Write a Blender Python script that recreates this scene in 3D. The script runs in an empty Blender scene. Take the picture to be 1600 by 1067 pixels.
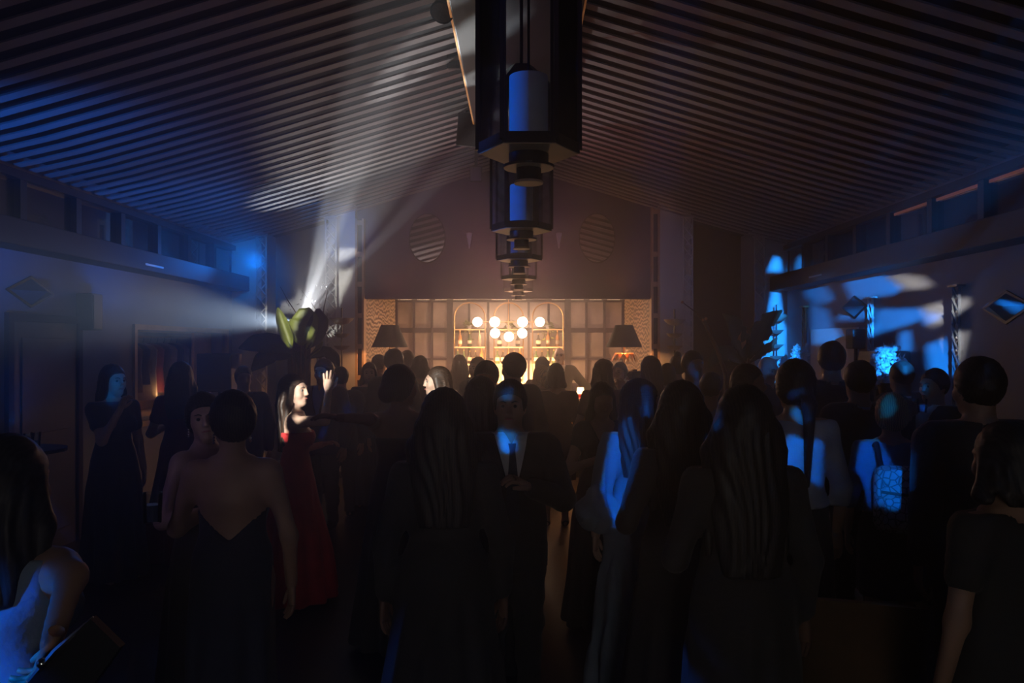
import bpy, bmesh, math, random
import numpy as np
from mathutils import Vector, Matrix
from mathutils.geometry import delaunay_2d_cdt
random.seed(7)
rng = np.random.default_rng(7)
SC = bpy.context.scene
COL = SC.collection
PI = math.pi

# ------------------------------------------------------------------ camera, world, exposure
F_PX, VPX, VPY, CAMZ = 1244.0, 812.0, 540.0, 1.88
cam_d = bpy.data.cameras.new('camera'); cam = bpy.data.objects.new('camera', cam_d); COL.objects.link(cam)
cam_d.sensor_width = 36.0; cam_d.lens = F_PX * 36.0 / 1600.0
cam_d.shift_x = (800 - VPX) / 1600.0; cam_d.shift_y = (VPY - 533.5) / 1600.0
cam_d.clip_start = 0.05; cam_d.clip_end = 100
cam.location = (0, 0, CAMZ); cam.rotation_euler = (PI/2, 0, 0)
SC.camera = cam
W = bpy.data.worlds.new('night'); SC.world = W; W.use_nodes = True
W.node_tree.nodes['Background'].inputs[0].default_value = (0.010, 0.012, 0.03, 1)
W.node_tree.nodes['Background'].inputs[1].default_value = 0.3
SC.view_settings.view_transform = 'Standard'; SC.view_settings.look = 'None'
SC.view_settings.gamma = 1.0; SC.view_settings.use_curve_mapping = False
SC.view_settings.exposure = 0.0
SC.cycles.max_bounces = 6; SC.cycles.diffuse_bounces = 3; SC.cycles.glossy_bounces = 3
SC.cycles.transmission_bounces = 6; SC.cycles.volume_bounces = 0; SC.cycles.transparent_max_bounces = 8
SC.cycles.sample_clamp_indirect = 3.0; SC.cycles.caustics_reflective = False; SC.cycles.caustics_refractive = False
SC.cycles.use_denoising = True

def P(px, py, y):
    return Vector(((px - VPX) * y / F_PX, y, CAMZ + (VPY - py) * y / F_PX))
XL, XR, YB, YF = -4.3, 4.0, 12.0, -3.0
ZE, ZR, XC = 3.37, 4.6, -0.15
def RW(px, py):
    y = XR * F_PX / (px - VPX); return P(px, py, y)
def LW(px, py):
    y = XL * F_PX / (px - VPX); return P(px, py, y)

def light(name, kind, loc, energy, color, target=None, size=0.02, spot=None, blend=0.3, sy=None):
    d = bpy.data.lights.new(name, kind); d.energy = energy; d.color = color
    if kind in ('POINT', 'SPOT'): d.shadow_soft_size = size
    if kind == 'SPOT': d.spot_size = math.radians(spot); d.spot_blend = blend
    if kind == 'AREA':
        d.size = size
        if sy: d.shape = 'RECTANGLE'; d.size_y = sy
    o = bpy.data.objects.new(name, d); COL.objects.link(o); o.location = loc
    if target is not None:
        o.rotation_euler = (Vector(target) - Vector(loc)).to_track_quat('-Z', 'Y').to_euler()
    return o

COLD = (0.78, 0.88, 1.0); BLUE = (0.0, 0.16, 1.0); WARM = (1.0, 0.55, 0.24); AMBER = (1.0, 0.36, 0.08); VIOLET = (0.45, 0.22, 0.75)
# the moving head behind the banana plant, firing at the room
SRC = P(468, 506, 10.9)
light('beam_side', 'SPOT', SRC, 1700, (0.6, 0.78, 1.0), (-3.6, 3.5, 2.26), 0.03, 12, 1.0)
light('beam_up', 'SPOT', SRC, 180, COLD, P(462, 330, 10.2), 0.03, 44, 0.8)
light('beam_wide', 'SPOT', SRC, 330, (0.95, 0.90, 0.88), P(610, 250, 9.0), 0.012, 60, 1.0)
for x, y, z, en, sp in ((-0.40, 4.0, 4.31, 3000, 5.5), (-0.38, 5.2, 4.31, 3400, 4.5), (-0.30, 6.2, 4.31, 3400, 5), (-0.34, 7.2, 4.31, 3000, 4), (-0.2, 8.4, 4.31, 3000, 5), (-0.9, 7.0, 4.37, 900, 9)):
    light('fan_beam', 'SPOT', SRC, en*1.7, (0.92, 0.94, 0.96), (x, y, z), 0.012, sp, 0.9)
# blue washes
light('blue_wash_eave', 'SPOT', (-2.9, 4.6, 1.4), 240, BLUE, (-4.2, 6.4, 3.4), 0.1, 62, 0.9)
light('blue_wash_eave', 'SPOT', (-2.9, 7.2, 1.5), 110, BLUE, (-4.2, 8.7, 3.3), 0.1, 50, 0.9)
light('blue_truss_par', 'SPOT', (-3.7, 11.3, 3.05), 90, (0.0, 0.2, 1.0), (-3.7, 3.0, 2.55), 0.08, 56, 1.0)
light('blue_wash_corner', 'SPOT', (-3.3, 9.3, 1.0), 90, BLUE, (-3.9, 9.6, 3.4), 0.1, 45, 0.8)
for q, (ly_, en) in enumerate(((3.2, 560), (5.37, 700), (7.22, 450))):
    light('blue_pin_spot', 'SPOT', (-4.0, 2.95 + 0.15*q, 2.75), en, BLUE, (0.0, ly_, 2.83), 0.03, 6, 0.4)
light('blue_low_spot', 'SPOT', (-2.7, 0.9, 1.7), 300, BLUE, (-1.27, 1.95, 1.0), 0.03, 22, 0.5)
light('violet_side_spot', 'SPOT', (-3.4, 1.6, 2.3), 14, (0.4, 0.3, 1.0), (-1.4, 3.8, 1.35), 0.05, 24, 0.8)
light('blue_right_wash', 'SPOT', (2.2, 5.6, 3.0), 10, BLUE, (3.9, 9.3, 1.6), 0.1, 70, 1.0)
# added fills, no lamp seen: rosy over the slatted ceiling, faint from behind the camera
light('ceiling_fill', 'SPOT', (-0.02, 11.1, 2.95), 48, (0.95, 0.32, 0.34), (0.1, 7.0, 4.7), 0.15, 120, 1.0)  # added spot near the last lantern, brightens the slats
light('gable_fill', 'SPOT', (-1.0, 7.6, 3.5), 75, (0.62, 0.36, 1.0), (-0.8, 12.0, 3.0), 0.1, 58, 1.0)  # added violet spot to brighten the gable
light('violet_fill', 'AREA', (0.3, 1.6, 3.9), 0.9, VIOLET, (0.2, 5.0, 4.6), 1.2)  # added area fill tinting the ceiling violet
light('crowd_fill', 'SPOT', (0.3, -2.6, 1.3), 52, (1.0, 0.92, 0.86), (0.2, 4.0, 0.5), 0.5, 78, 1.0)  # added fill lifting the dark fronts of the crowd
light('violet_pilaster', 'SPOT', (1.6, 9.4, 2.6), 14, (0.5, 0.42, 1.0), (2.35, 11.9, 2.9), 0.1, 50, 0.9)
for tgt, en in (((-3.98, 11.85, 3.0), 320), ((-2.68, 11.85, 3.62), 280)):
    light('blue_pin_spot', 'SPOT', (-2.9, 8.2, 3.2), en*0.8, (0.01, 0.26, 1.0), tgt, 0.03, 19, 0.8)
# the bar
light('bar_ceiling_glow', 'AREA', (-0.2, 13.4, 2.70), 34, (1.0, 0.60, 0.44), (-0.2, 13.4, 0), 3.2, sy=1.0)
light('bar_shelf_glow', 'AREA', (-0.2, 14.2, 1.2), 125, (1.0, 0.52, 0.22), (-0.2, 15.0, 1.5), 1.9, sy=0.4)
light('bar_haze_fill', 'AREA', (-0.2, 14.35, 1.55), 12, (1.0, 0.48, 0.2), (-0.2, 8.0, 1.75), 1.9, sy=0.5)  # added warm light facing the room, makes the bar haze glow
light('cane_strip_light', 'AREA', (-0.2, 11.20, 1.03), 12, AMBER, (-0.2, 11.28, 0), 3.6, sy=0.03)
light('coat_niche_light', 'POINT', (-4.62, 10.15, 1.24), 2.2, (1.0, 0.5, 0.2), None, 0.06)

# ------------------------------------------------------------------ materials
MATS = {}
def mat(name, color, rough=0.6, metal=0.0, var=0.15, scale=12.0, bump=0.0, bscale=40.0, emit=None, estr=0.0, trans=0.0, ior=1.45, spec=None, sheen=0.0):
    if name in MATS: return MATS[name]
    m = bpy.data.materials.new(name); m.use_nodes = True; MATS[name] = m
    nt = m.node_tree; b = nt.nodes['Principled BSDF']
    b.inputs['Roughness'].default_value = rough; b.inputs['Metallic'].default_value = metal
    b.inputs['IOR'].default_value = ior
    if spec is not None: b.inputs['Specular IOR Level'].default_value = spec
    if trans: b.inputs['Transmission Weight'].default_value = trans
    if sheen: b.inputs['Sheen Weight'].default_value = sheen
    tc = nt.nodes.new('ShaderNodeTexCoord')
    if var > 0:
        n = nt.nodes.new('ShaderNodeTexNoise'); n.inputs['Scale'].default_value = scale; n.inputs['Detail'].default_value = 3
        nt.links.new(tc.outputs['Object'], n.inputs['Vector'])
        r = nt.nodes.new('ShaderNodeValToRGB')
        c = Vector(color[:3])
        r.color_ramp.elements[0].position = 0.3; r.color_ramp.elements[1].position = 0.7
        r.color_ramp.elements[0].color = (*(c * (1 - var)), 1); r.color_ramp.elements[1].color = (*[min(1, v * (1 + var)) for v in c], 1)
        nt.links.new(n.outputs['Fac'], r.inputs['Fac']); nt.links.new(r.outputs['Color'], b.inputs['Base Color'])
    else:
        b.inputs['Base Color'].default_value = (*color[:3], 1)
    if bump > 0:
        n2 = nt.nodes.new('ShaderNodeTexNoise'); n2.inputs['Scale'].default_value = bscale; n2.inputs['Detail'].default_value = 2
        nt.links.new(tc.outputs['Object'], n2.inputs['Vector'])
        bp = nt.nodes.new('ShaderNodeBump'); bp.inputs['Strength'].default_value = bump; bp.inputs['Distance'].default_value = 0.01
        nt.links.new(n2.outputs['Fac'], bp.inputs['Height']); nt.links.new(bp.outputs['Normal'], b.inputs['Normal'])
    if emit:
        b.inputs['Emission Color'].default_value = (*emit, 1); b.inputs['Emission Strength'].default_value = estr
    return m
def wave_mat(name, c1, c2, scale, dist, rough=0.6, dirn='X', ramp=(0.4, 0.6)):
    m = bpy.data.materials.new(name); m.use_nodes = True; MATS[name] = m
    nt = m.node_tree; b = nt.nodes['Principled BSDF']; b.inputs['Roughness'].default_value = rough
    tc = nt.nodes.new('ShaderNodeTexCoord'); w = nt.nodes.new('ShaderNodeTexWave'); w.bands_direction = dirn
    w.inputs['Scale'].default_value = scale; w.inputs['Distortion'].default_value = dist; w.inputs['Detail'].default_value = 1.5
    w.inputs['Detail Scale'].default_value = 1.2
    r = nt.nodes.new('ShaderNodeValToRGB'); r.color_ramp.elements[0].color = (*c1, 1); r.color_ramp.elements[1].color = (*c2, 1)
    r.color_ramp.elements[0].position, r.color_ramp.elements[1].position = ramp
    nt.links.new(tc.outputs['Object'], w.inputs['Vector']); nt.links.new(w.outputs['Fac'], r.inputs['Fac']); nt.links.new(r.outputs['Color'], b.inputs['Base Color'])
    return m
def hair_mat(name, c, rough=0.55):
    m = wave_mat(name, tuple(v * 0.6 for v in c), tuple(min(1, v * 1.5) for v in c), 30, 4.0, rough, 'X', (0.2, 0.8)); return m

M_SLAT = mat('pale_slat', (0.38, 0.34, 0.34), 0.65, var=0.05, scale=3)
M_VOID = mat('dark_deck', (0.008, 0.008, 0.010), 0.9)
M_WALL = mat('plaster_wall', (0.32, 0.31, 0.35), 0.8, var=0.06, scale=2, bump=0.1)
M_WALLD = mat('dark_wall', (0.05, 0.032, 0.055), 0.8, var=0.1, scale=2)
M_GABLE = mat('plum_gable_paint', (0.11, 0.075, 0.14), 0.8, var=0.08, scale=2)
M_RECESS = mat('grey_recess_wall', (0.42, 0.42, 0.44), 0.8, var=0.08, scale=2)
M_BEAM = mat('dark_beam', (0.012, 0.011, 0.012), 0.6)
M_FLOOR = mat('floor_dark', (0.03, 0.025, 0.025), 0.45, var=0.25, scale=1.5)
M_WHITE = mat('white_paint', (0.66, 0.64, 0.63), 0.55, var=0.04, scale=3)
M_WOODT = mat('pale_wood', (0.55, 0.36, 0.22), 0.5, var=0.15, scale=6)
M_BLACK = mat('black_metal', (0.012, 0.012, 0.014), 0.4, 0.6, var=0.1)
M_BLACKP = mat('black_plastic', (0.012, 0.012, 0.013), 0.5, var=0.1)
M_BRASS = mat('brass', (0.75, 0.45, 0.2), 0.28, 1.0, var=0.06)
M_GLASSD = mat('dark_window_glass', (0.006, 0.008, 0.012), 0.03, var=0, ior=3.2)
def thin_glass(name, tint, refl):
    m = bpy.data.materials.new(name); m.use_nodes = True; nt = m.node_tree; nt.nodes.clear()
    o = nt.nodes.new('ShaderNodeOutputMaterial'); mx = nt.nodes.new('ShaderNodeMixShader'); t = nt.nodes.new('ShaderNodeBsdfTransparent'); g = nt.nodes.new('ShaderNodeBsdfGlossy'); f = nt.nodes.new('ShaderNodeFresnel')
    t.inputs[0].default_value = (*tint, 1); g.inputs['Roughness'].default_value = 0.04; f.inputs[0].default_value = refl
    nt.links.new(f.outputs[0], mx.inputs[0]); nt.links.new(t.outputs[0], mx.inputs[1]); nt.links.new(g.outputs[0], mx.inputs[2]); nt.links.new(mx.outputs[0], o.inputs[0]); return m
M_GLASS = thin_glass('clear_glass', (0.92, 0.95, 0.97), 1.6)
M_PANELG = thin_glass('lantern_glass', (0.88, 0.90, 0.92), 1.12)
M_MIRROR = mat('aged_mirror', (0.50, 0.42, 0.40), 0.30, 0.6, var=0.18, scale=4)
M_OVAL = mat('clear_mirror', (0.72, 0.68, 0.70), 0.03, 1.0, var=0)
M_LAMPS = mat('dark_shade', (0.035, 0.035, 0.035), 0.8, var=0.1)
M_DRUM = mat('drum_fabric', (0.70, 0.70, 0.72), 0.8, var=0.04)
M_CREAMU = mat('cream_underside', (0.72, 0.58, 0.42), 0.5, var=0.05)
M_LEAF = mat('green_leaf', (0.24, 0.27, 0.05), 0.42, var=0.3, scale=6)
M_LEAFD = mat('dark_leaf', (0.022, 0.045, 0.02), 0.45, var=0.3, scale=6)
M_LEAFO = mat('tan_leaf', (0.60, 0.30, 0.13), 0.6, var=0.2)
M_STEM = mat('brown_stem', (0.12, 0.07, 0.04), 0.7, var=0.3)
M_GLOBE = mat('lit_globe', (1, 0.95, 0.88), 0.3, var=0, emit=(1.0, 0.80, 0.56), estr=16.0)
M_STRIP = mat('amber_trim_glow', (1, 0.6, 0.3), 0.4, var=0, emit=(1.0, 0.36, 0.09), estr=0.32)  # emission paints bar light onto the duct trim
M_STRIPD = mat('dim_amber_glow', (0.6, 0.3, 0.1), 0.4, var=0, emit=(1.0, 0.30, 0.09), estr=0.07)  # weaker painted glow, for duct trim and clerestory reflection
M_GLEAM = mat('mirror_gleam', (1, 0.9, 0.8), 0.4, var=0, emit=(1.0, 0.62, 0.36), estr=1.3)  # emission paints a reflection along the mirror tops
M_LENS = mat('lamp_lens', (0.30, 0.2, 0.15), 0.15, 0.6, var=0.3, scale=60)
M_PAPER = wave_mat('wave_wallpaper', (0.62, 0.44, 0.28), (0.12, 0.07, 0.05), 4.5, 9.0, 0.6, 'Z')

# ------------------------------------------------------------------ mesh builder
class MB:
    def __init__(s): s.v = []; s.f = []; s.m = []
    def add(s, vs, fs, mi=0):
        o = len(s.v); s.v += [tuple(v) for v in vs]; s.f += [tuple(i + o for i in f) for f in fs]; s.m += [mi] * len(fs); return s
    def box(s, a, b, mi=0, ch=0.0):
        x0, x1 = sorted((a[0], b[0])); y0, y1 = sorted((a[1], b[1])); z0, z1 = sorted((a[2], b[2]))
        if ch <= 0:
            vs = [(x0,y0,z0),(x1,y0,z0),(x1,y1,z0),(x0,y1,z0),(x0,y0,z1),(x1,y0,z1),(x1,y1,z1),(x0,y1,z1)]
            return s.add(vs, [(0,3,2,1),(4,5,6,7),(0,1,5,4),(1,2,6,5),(2,3,7,6),(3,0,4,7)], mi)
        bm = bmesh.new(); bmesh.ops.create_cube(bm, size=1)
        for v in bm.verts: v.co = ((x0+x1)/2 + v.co.x*(x1-x0), (y0+y1)/2 + v.co.y*(y1-y0), (z0+z1)/2 + v.co.z*(z1-z0))
        bmesh.ops.bevel(bm, geom=bm.edges[:], offset=ch, segments=2, affect='EDGES', profile=0.5)
        bm.verts.index_update()
        s.add([v.co.copy() for v in bm.verts], [[v.index for v in f.verts] for f in bm.faces], mi); bm.free(); return s
    def lathe(s, prof, c=(0,0,0), n=20, mi=0, M=None, cap=True, sx=1, sy=1):
        vs = []; fs = []
        for r, z in prof:
            for i in range(n):
                a = 2*PI*i/n + (PI/n)
                p = Vector((r*sx*math.cos(a), r*sy*math.sin(a), z))
                if M: p = M @ p
                vs.append(p + Vector(c))
        for j in range(len(prof)-1):
            for i in range(n):
                k = (i+1) % n; fs.append((j*n+i, j*n+k, (j+1)*n+k, (j+1)*n+i))
        if cap:
            fs.append(tuple(reversed(range(n)))); fs.append(tuple((len(prof)-1)*n+i for i in range(n)))
        return s.add(vs, fs, mi)
    def tube(s, pts, r, n=8, mi=0):
        pts = [Vector(p) for p in pts]; rs = r if isinstance(r, (list, tuple)) else [r]*len(pts)
        vs = []; fs = []; up = None
        for j, p in enumerate(pts):
            t = (pts[min(j+1, len(pts)-1)] - pts[max(j-1, 0)]).normalized()
            if up is None: up = t.orthogonal().normalized()
            u = (up - t * up.dot(t)).normalized(); up = u; w = t.cross(u)
            for i in range(n):
                a = 2*PI*i/n; vs.append(p + (u*math.cos(a) + w*math.sin(a))*rs[j])
        for j in range(len(pts)-1):
            for i in range(n):
                k = (i+1) % n; fs.append((j*n+i, j*n+k, (j+1)*n+k, (j+1)*n+i))
        fs.append(tuple(reversed(range(n)))); fs.append(tuple((len(pts)-1)*n+i for i in range(n)))
        return s.add(vs, fs, mi)
    def ball(s, c, r, n=16, mi=0, sc=(1,1,1)):
        prof = [(max(1e-4, r*math.sin(PI*j/(n//2))), -r*math.cos(PI*j/(n//2))) for j in range(n//2+1)]
        return s.lathe([(a, b*sc[2]) for a, b in prof], c, n, mi, cap=False, sx=sc[0], sy=sc[1])
    def prism(s, poly, axis, a, b, mi=0):
        n = len(poly)
        def pt(p, t): return {'x': (t, p[0], p[1]), 'y': (p[0], t, p[1]), 'z': (p[0], p[1], t)}[axis]
        vs = [pt(p, a) for p in poly] + [pt(p, b) for p in poly]
        fs = [tuple(range(n)), tuple(reversed(range(n, 2*n)))] + [(i, i+n, (i+1) % n + n, (i+1) % n) for i in range(n)]
        return s.add(vs, fs, mi)
    def build(s, name, m, parent=None, smooth=False, loc=None, fix=True):
        me = bpy.data.meshes.new(name); me.from_pydata(s.v, [], s.f); 
        if fix:
            bm = bmesh.new(); bm.from_mesh(me); bmesh.ops.recalc_face_normals(bm, faces=bm.faces[:]); bm.to_mesh(me); bm.free()
        ms = m if isinstance(m, (list, tuple)) else [m]
        for q in ms: me.materials.append(q)
        if len(ms) > 1: me.polygons.foreach_set('material_index', s.m)
        if smooth:
            me.polygons.foreach_set('use_smooth', [True]*len(me.polygons))
            if smooth != 'all':
                me.set_sharp_from_angle(angle=math.radians(40))
        o = bpy.data.objects.new(name, me); COL.objects.link(o)
        if parent: o.parent = parent
        if loc is not None: o.location = loc
        return o
def tag(o, label=None, cat=None, group=None, kind=None):
    if label: o['label'] = label
    if cat: o['category'] = cat
    if group: o['group'] = group
    if kind: o['kind'] = kind
    return o
def thing(name, label, cat, loc=(0,0,0), rz=0, group=None):
    o = bpy.data.objects.new(name, None); COL.objects.link(o); o.empty_display_size = 0.1
    o.location = loc; o.rotation_euler = (0,0,rz); return tag(o, label, cat, group)
def dup(o, parent=None, **kw):
    c = o.copy(); COL.objects.link(c); c.parent = parent
    for ch in list(o.children): dup(ch, c)
    return c
def struct(o): o['kind'] = 'structure'; return o
# ------------------------------------------------------------------ the room
def zc(x):
    return float(np.interp(abs(x - XC), [0, 2.3, 3.1, 3.6, 4.0, 4.3], [ZR, 3.90, 3.665, 3.525, 3.43, ZE]))
def ly(px): return XL * F_PX / (px - VPX)
def ry(px): return XR * F_PX / (px - VPX)
struct(MB().box((XL-1.2, YF-0.2, -0.12), (XR+0.4, 16.0, 0)).build('floor', M_FLOOR))
# roof deck with separate slats hung under it
dk = MB()
xs = [XL-0.25, XC-3.6, XC-3.1, XC-2.3, XC, XC+2.3, XC+3.1, XC+3.6, XR+0.25]
for a, b in zip(xs[:-1], xs[1:]):
    za, zb = zc(a)+0.10, zc(b)+0.10
    vs = [(a,YF,za),(b,YF,zb),(b,YB+0.7,zb),(a,YB+0.7,za),(a,YF,za+.1),(b,YF,zb+.1),(b,YB+0.7,zb+.1),(a,YB+0.7,za+.1)]
    dk.add(vs, [(0,3,2,1),(4,5,6,7),(0,1,5,4),(1,2,6,5),(2,3,7,6),(3,0,4,7)])
ceiling = struct(dk.build('ceiling', M_VOID))
def slat_mesh(s):
    m = MB(); w, h = 0.047, 0.014
    pts = [XC, XC+s*2.3, XC+s*3.1, XC+s*3.6, XC+s*4.0, (XL+0.02 if s < 0 else XR-0.02)]
    vs = []; fs = []
    for x in pts:
        z = zc(x); vs += [(x,-w,z),(x,w,z),(x,w,z+h),(x,-w,z+h)]
    for j in range(len(pts)-1):
        for i in range(4): fs.append((j*4+i, j*4+(i+1)%4, (j+1)*4+(i+1)%4, (j+1)*4+i))
    fs += [(0,1,2,3), tuple(len(vs)-4+i for i in (3,2,1,0))]
    m.add(vs, fs); return m
for s in (-1, 1):
    proto = None
    y = 11.92
    while y > -0.5:
        if proto is None: o = slat_mesh(s).build('slat', M_SLAT, ceiling); proto = o
        else: o = proto.copy(); COL.objects.link(o)
        o.location = (0, y, 0); y -= 0.2145
# ridge duct; bar light on its edge trim is painted as amber glow
rb = struct(MB().box((-0.50, -0.5, 4.31), (0.46, 9.35, 4.52), ch=0.01).build('trim_1', M_BEAM))
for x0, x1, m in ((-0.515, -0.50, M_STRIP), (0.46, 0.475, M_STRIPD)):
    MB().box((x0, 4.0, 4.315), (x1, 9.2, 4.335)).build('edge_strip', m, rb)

struct(MB().box((-0.07, 9.35, 4.31), (0.07, 11.98, 4.66)).build('trim_1.001', M_BEAM))
# side walls
def wall_box(mb, side, y0, y1, z0, z1, d0=0.0, d1=0.25):
    x = XL if side < 0 else XR
    mb.box((x + side*d0, y0, z0), (x + side*d1, y1, z1))
NY0, NY1, NZ0, NZ1 = ly(211), ly(352), 1.02, 2.06
wl = MB()
wall_box(wl, -1, YF, NY0, 0, 2.72); wall_box(wl, -1, NY1, YB+.6, 0, 2.72); wall_box(wl, -1, NY0, NY1, 0, NZ0); wall_box(wl, -1, NY0, NY1, NZ1, 2.72)
wall_box(wl, -1, YF, YB+.6, ZE-0.03, 3.6)
wall_left = struct(wl.build('wall_left', M_WALL))
wr = MB(); wall_box(wr, 1, YF, YB+.6, 0, 2.72); wall_box(wr, 1, YF, YB+.6, ZE-0.03, 3.6)
wall_right = struct(wr.build('wall_right', M_WALL))
ZL0, ZL1 = 2.69, 2.91
ti = 2; win = 0
for side, yfun, edges in ((-1, ly, None), (1, ry, None)):
    x = XL if side < 0 else XR
    bm_ = struct(MB().box((x - side*0.26, YF, ZL0), (x + side*0.2, 11.99, ZL1), ch=0.01).build('trim_%d' % ti, M_BEAM)); ti += 1
    y = 3.4
    # top rail
    struct(MB().box((x - side*0.06, YF, ZE-0.07), (x + side*0.1, 11.99, ZE+0.0)).build('trim_%d' % ti, M_BEAM)); ti += 1
    if True:
        struct(MB().box((x, YF, ZL1), (x + side*0.1, 3.36, ZE-0.07)).build('trim_%d' % ti, M_BEAM)); ti += 1
    while y < 11.9:
        y1 = min(y + 0.86, 11.98); win += 1
        fr = MB()
        fr.box((x - side*0.04, y-0.045, ZL1), (x + side*0.1, y+0.045, ZE-0.07))
        fr.box((x - side*0.02, y+0.045, ZL1), (x + side*0.05, y1-0.045, ZL1+0.025))
        fro = struct(fr.build('window_%d' % win, M_BEAM))
        MB().box((x + side*0.02, y+0.045, ZL1+0.025), (x + side*0.035, y1-0.045, ZE-0.07)).build('pane', M_GLASSD, fro)
        if side > 0 and y < 8.4:
            MB().box((x - side*0.005, y+0.06, ZE-0.105), (x + side*0.01, y1-0.06, ZE-0.078)).build('glow_strip', M_STRIPD, fro)  # warm reflection in the panes, put in as a glowing strip
        y = y1
struct(MB().box((XL-.2, YF-0.2, 0), (XR+.2, YF, 4.8)).build('wall_front', M_WALLD))
# small lit slots in the two side beams
for k, (p, side) in enumerate(((LW(205, 412), -1), (RW(1306, 429), 1))):
    x = XL if side < 0 else XR
    MB().box((x - side*0.262, p.y-0.22, 2.75), (x - side*0.255, p.y+0.22, 2.772)).build('air_slot', mat('slot_metal', (0.55, 0.6, 0.62), 0.25, 0.9, var=0.05), bpy.data.objects['trim_2' if side < 0 else 'trim_5'])

# coat niche in the left wall
nb = MB(); X0 = XL-0.8
nb.box((X0-0.03, NY0-0.03, NZ0-0.03), (X0, NY1+0.03, NZ1+0.03)); nb.box((X0, NY0-0.03, NZ0-0.03), (XL-0.25, NY0, NZ1+0.03)); nb.box((X0, NY1, NZ0-0.03), (XL-0.25, NY1+0.03, NZ1+0.03))
nb.box((X0, NY0, NZ0-0.03), (XL-0.25, NY1, NZ0)); nb.box((X0, NY0, NZ1), (XL-0.25, NY1, NZ1+0.03))
niche = struct(nb.build('trim_%d' % ti, M_WOODT)); ti += 1
fr = MB()
fr.box((XL-0.05, NY0-0.06, NZ0-0.06), (XL+0.03, NY0, NZ1+0.06)); fr.box((XL-0.05, NY1, NZ0-0.06), (XL+0.03, NY1+0.06, NZ1+0.06))
fr.box((XL-0.05, NY0, NZ1), (XL+0.03, NY1, NZ1+0.06)); fr.box((XL-0.05, NY0, NZ0-0.06), (XL+0.03, NY1, NZ0))
fr.build('frame', M_WOODT, niche)
MB().box((XL-0.24, NY0+0.01, NZ0), (XL-0.20, NY0+0.34, NZ1), ch=0.005).build('panel', M_WOODT, niche)
MB().box((XL-0.24, NY1-0.62, NZ0), (XL-0.20, NY1-0.01, NZ1), ch=0.005).build('panel', M_WOODT, niche)
MB().tube([(XL-0.5, NY0+0.3, NZ1-0.07), (XL-0.5, NY1-0.05, NZ1-0.07)], 0.014, 8).build('rail', M_BRASS, niche, smooth=True)

# left wall door, wall speaker and glass shelf
D0, D1 = ly(15), ly(117)
dr = struct(MB().box((XL-0.02, D0, 0.0), (XL+0.02, D1, 2.09), ch=0.006).build('door_1', mat('door_paint', (0.10, 0.10, 0.13), 0.5, var=0.08)))
fr = MB(); fr.box((XL, D0-0.07, 0), (XL+0.04, D0, 2.16)); fr.box((XL, D1, 0), (XL+0.04, D1+0.07, 2.16)); fr.box((XL, D0, 2.09), (XL+0.04, D1, 2.16)); fr.build('door_frame', M_WALLD, dr)
for z0, z1 in ((0.18, 0.95), (1.1, 1.95)):
    MB().box((XL+0.02, D0+0.12, z0), (XL+0.032, D1-0.12, z1), ch=0.005).build('door_panel', MATS['door_paint'], dr)
MB().lathe([(0.012,0),(0.012,0.05),(0.03,0.06),(0.032,0.085),(0.012,0.10)], (XL+0.02, D0+0.07, 1.05), 12, M=Matrix.Rotation(PI/2,4,'Y')).build('door_handle', M_BRASS, dr, smooth=True)

# back wall: gable over the bar, recesses and pilasters
AX0, AX1, AZ = -2.35, 1.98, 2.585
def gable_poly(x0, x1, z0):
    pts = [(x0, z0), (x1, z0), (x1, zc(x1)+0.09)]
    for x in (XC+3.6, XC+3.1, XC+2.3, XC, XC-2.3, XC-3.1, XC-3.6):
        if x0 < x < x1: pts.append((x, zc(x)+0.09))
    return pts + [(x0, zc(x0)+0.09)]
struct(MB().prism(gable_poly(AX0-0.1, AX1+0.1, AZ), 'y', 12.0, 12.15).build('wall_back', M_GABLE))
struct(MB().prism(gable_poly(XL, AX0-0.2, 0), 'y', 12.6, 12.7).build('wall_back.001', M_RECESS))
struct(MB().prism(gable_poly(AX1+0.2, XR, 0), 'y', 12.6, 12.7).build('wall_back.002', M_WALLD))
for nm, x0, x1, mt in (('wall_back.003', XL, -3.86, M_WHITE), ('wall_back.004', -2.86, -2.46, M_WHITE), ('wall_back.005', 2.10, 2.56, M_WHITE), ('wall_back.006', 3.50, XR, M_WHITE)):
    struct(MB().prism(gable_poly(x0, x1, 0), 'y', 11.9, 12.65).build(nm, mt))
# ladder frames at both jambs of the bar opening
for x0, x1 in ((-2.46, -2.33), (1.97, 2.10)):
    zt = 3.95 if x0 > 0 else 3.78
    fr = struct(MB().box((x0+0.03, 11.96, 0), (x1-0.03, 12.10, zt)).build('trim_%d' % ti, M_WALLD)); ti += 1
    for a in (x0, x1-0.03): MB().box((a, 11.90, 0), (a+0.03, 12.10, zt)).build('stile', M_WOODT, fr)
    for z in (0.5, 0.95, 1.40, 1.87, 2.33, 2.80, 3.25, zt-0.06): MB().box((x0+0.03, 11.91, z-0.035), (x1-0.03, 11.96, z+0.035)).build('rail', M_WOODT, fr)
# alcove shell
al = MB()
struct(MB().box((AX0-0.12, 12.15, 0), (AX0, 15.2, 2.85)).build('wall_left.001', M_PAPER))
struct(MB().box((AX1, 12.15, 0), (AX1+0.12, 15.2, 2.85)).build('wall_right.001', M_PAPER))
struct(MB().box((AX0-0.12, 15.15, 0), (AX1+0.12, 15.3, 2.85)).build('wall_back.007', M_WALLD))
struct(MB().box((AX0-0.12, 12.1, 2.76), (AX1+0.12, 15.3, 2.86)).build('ceiling.001', M_WALL))
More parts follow.
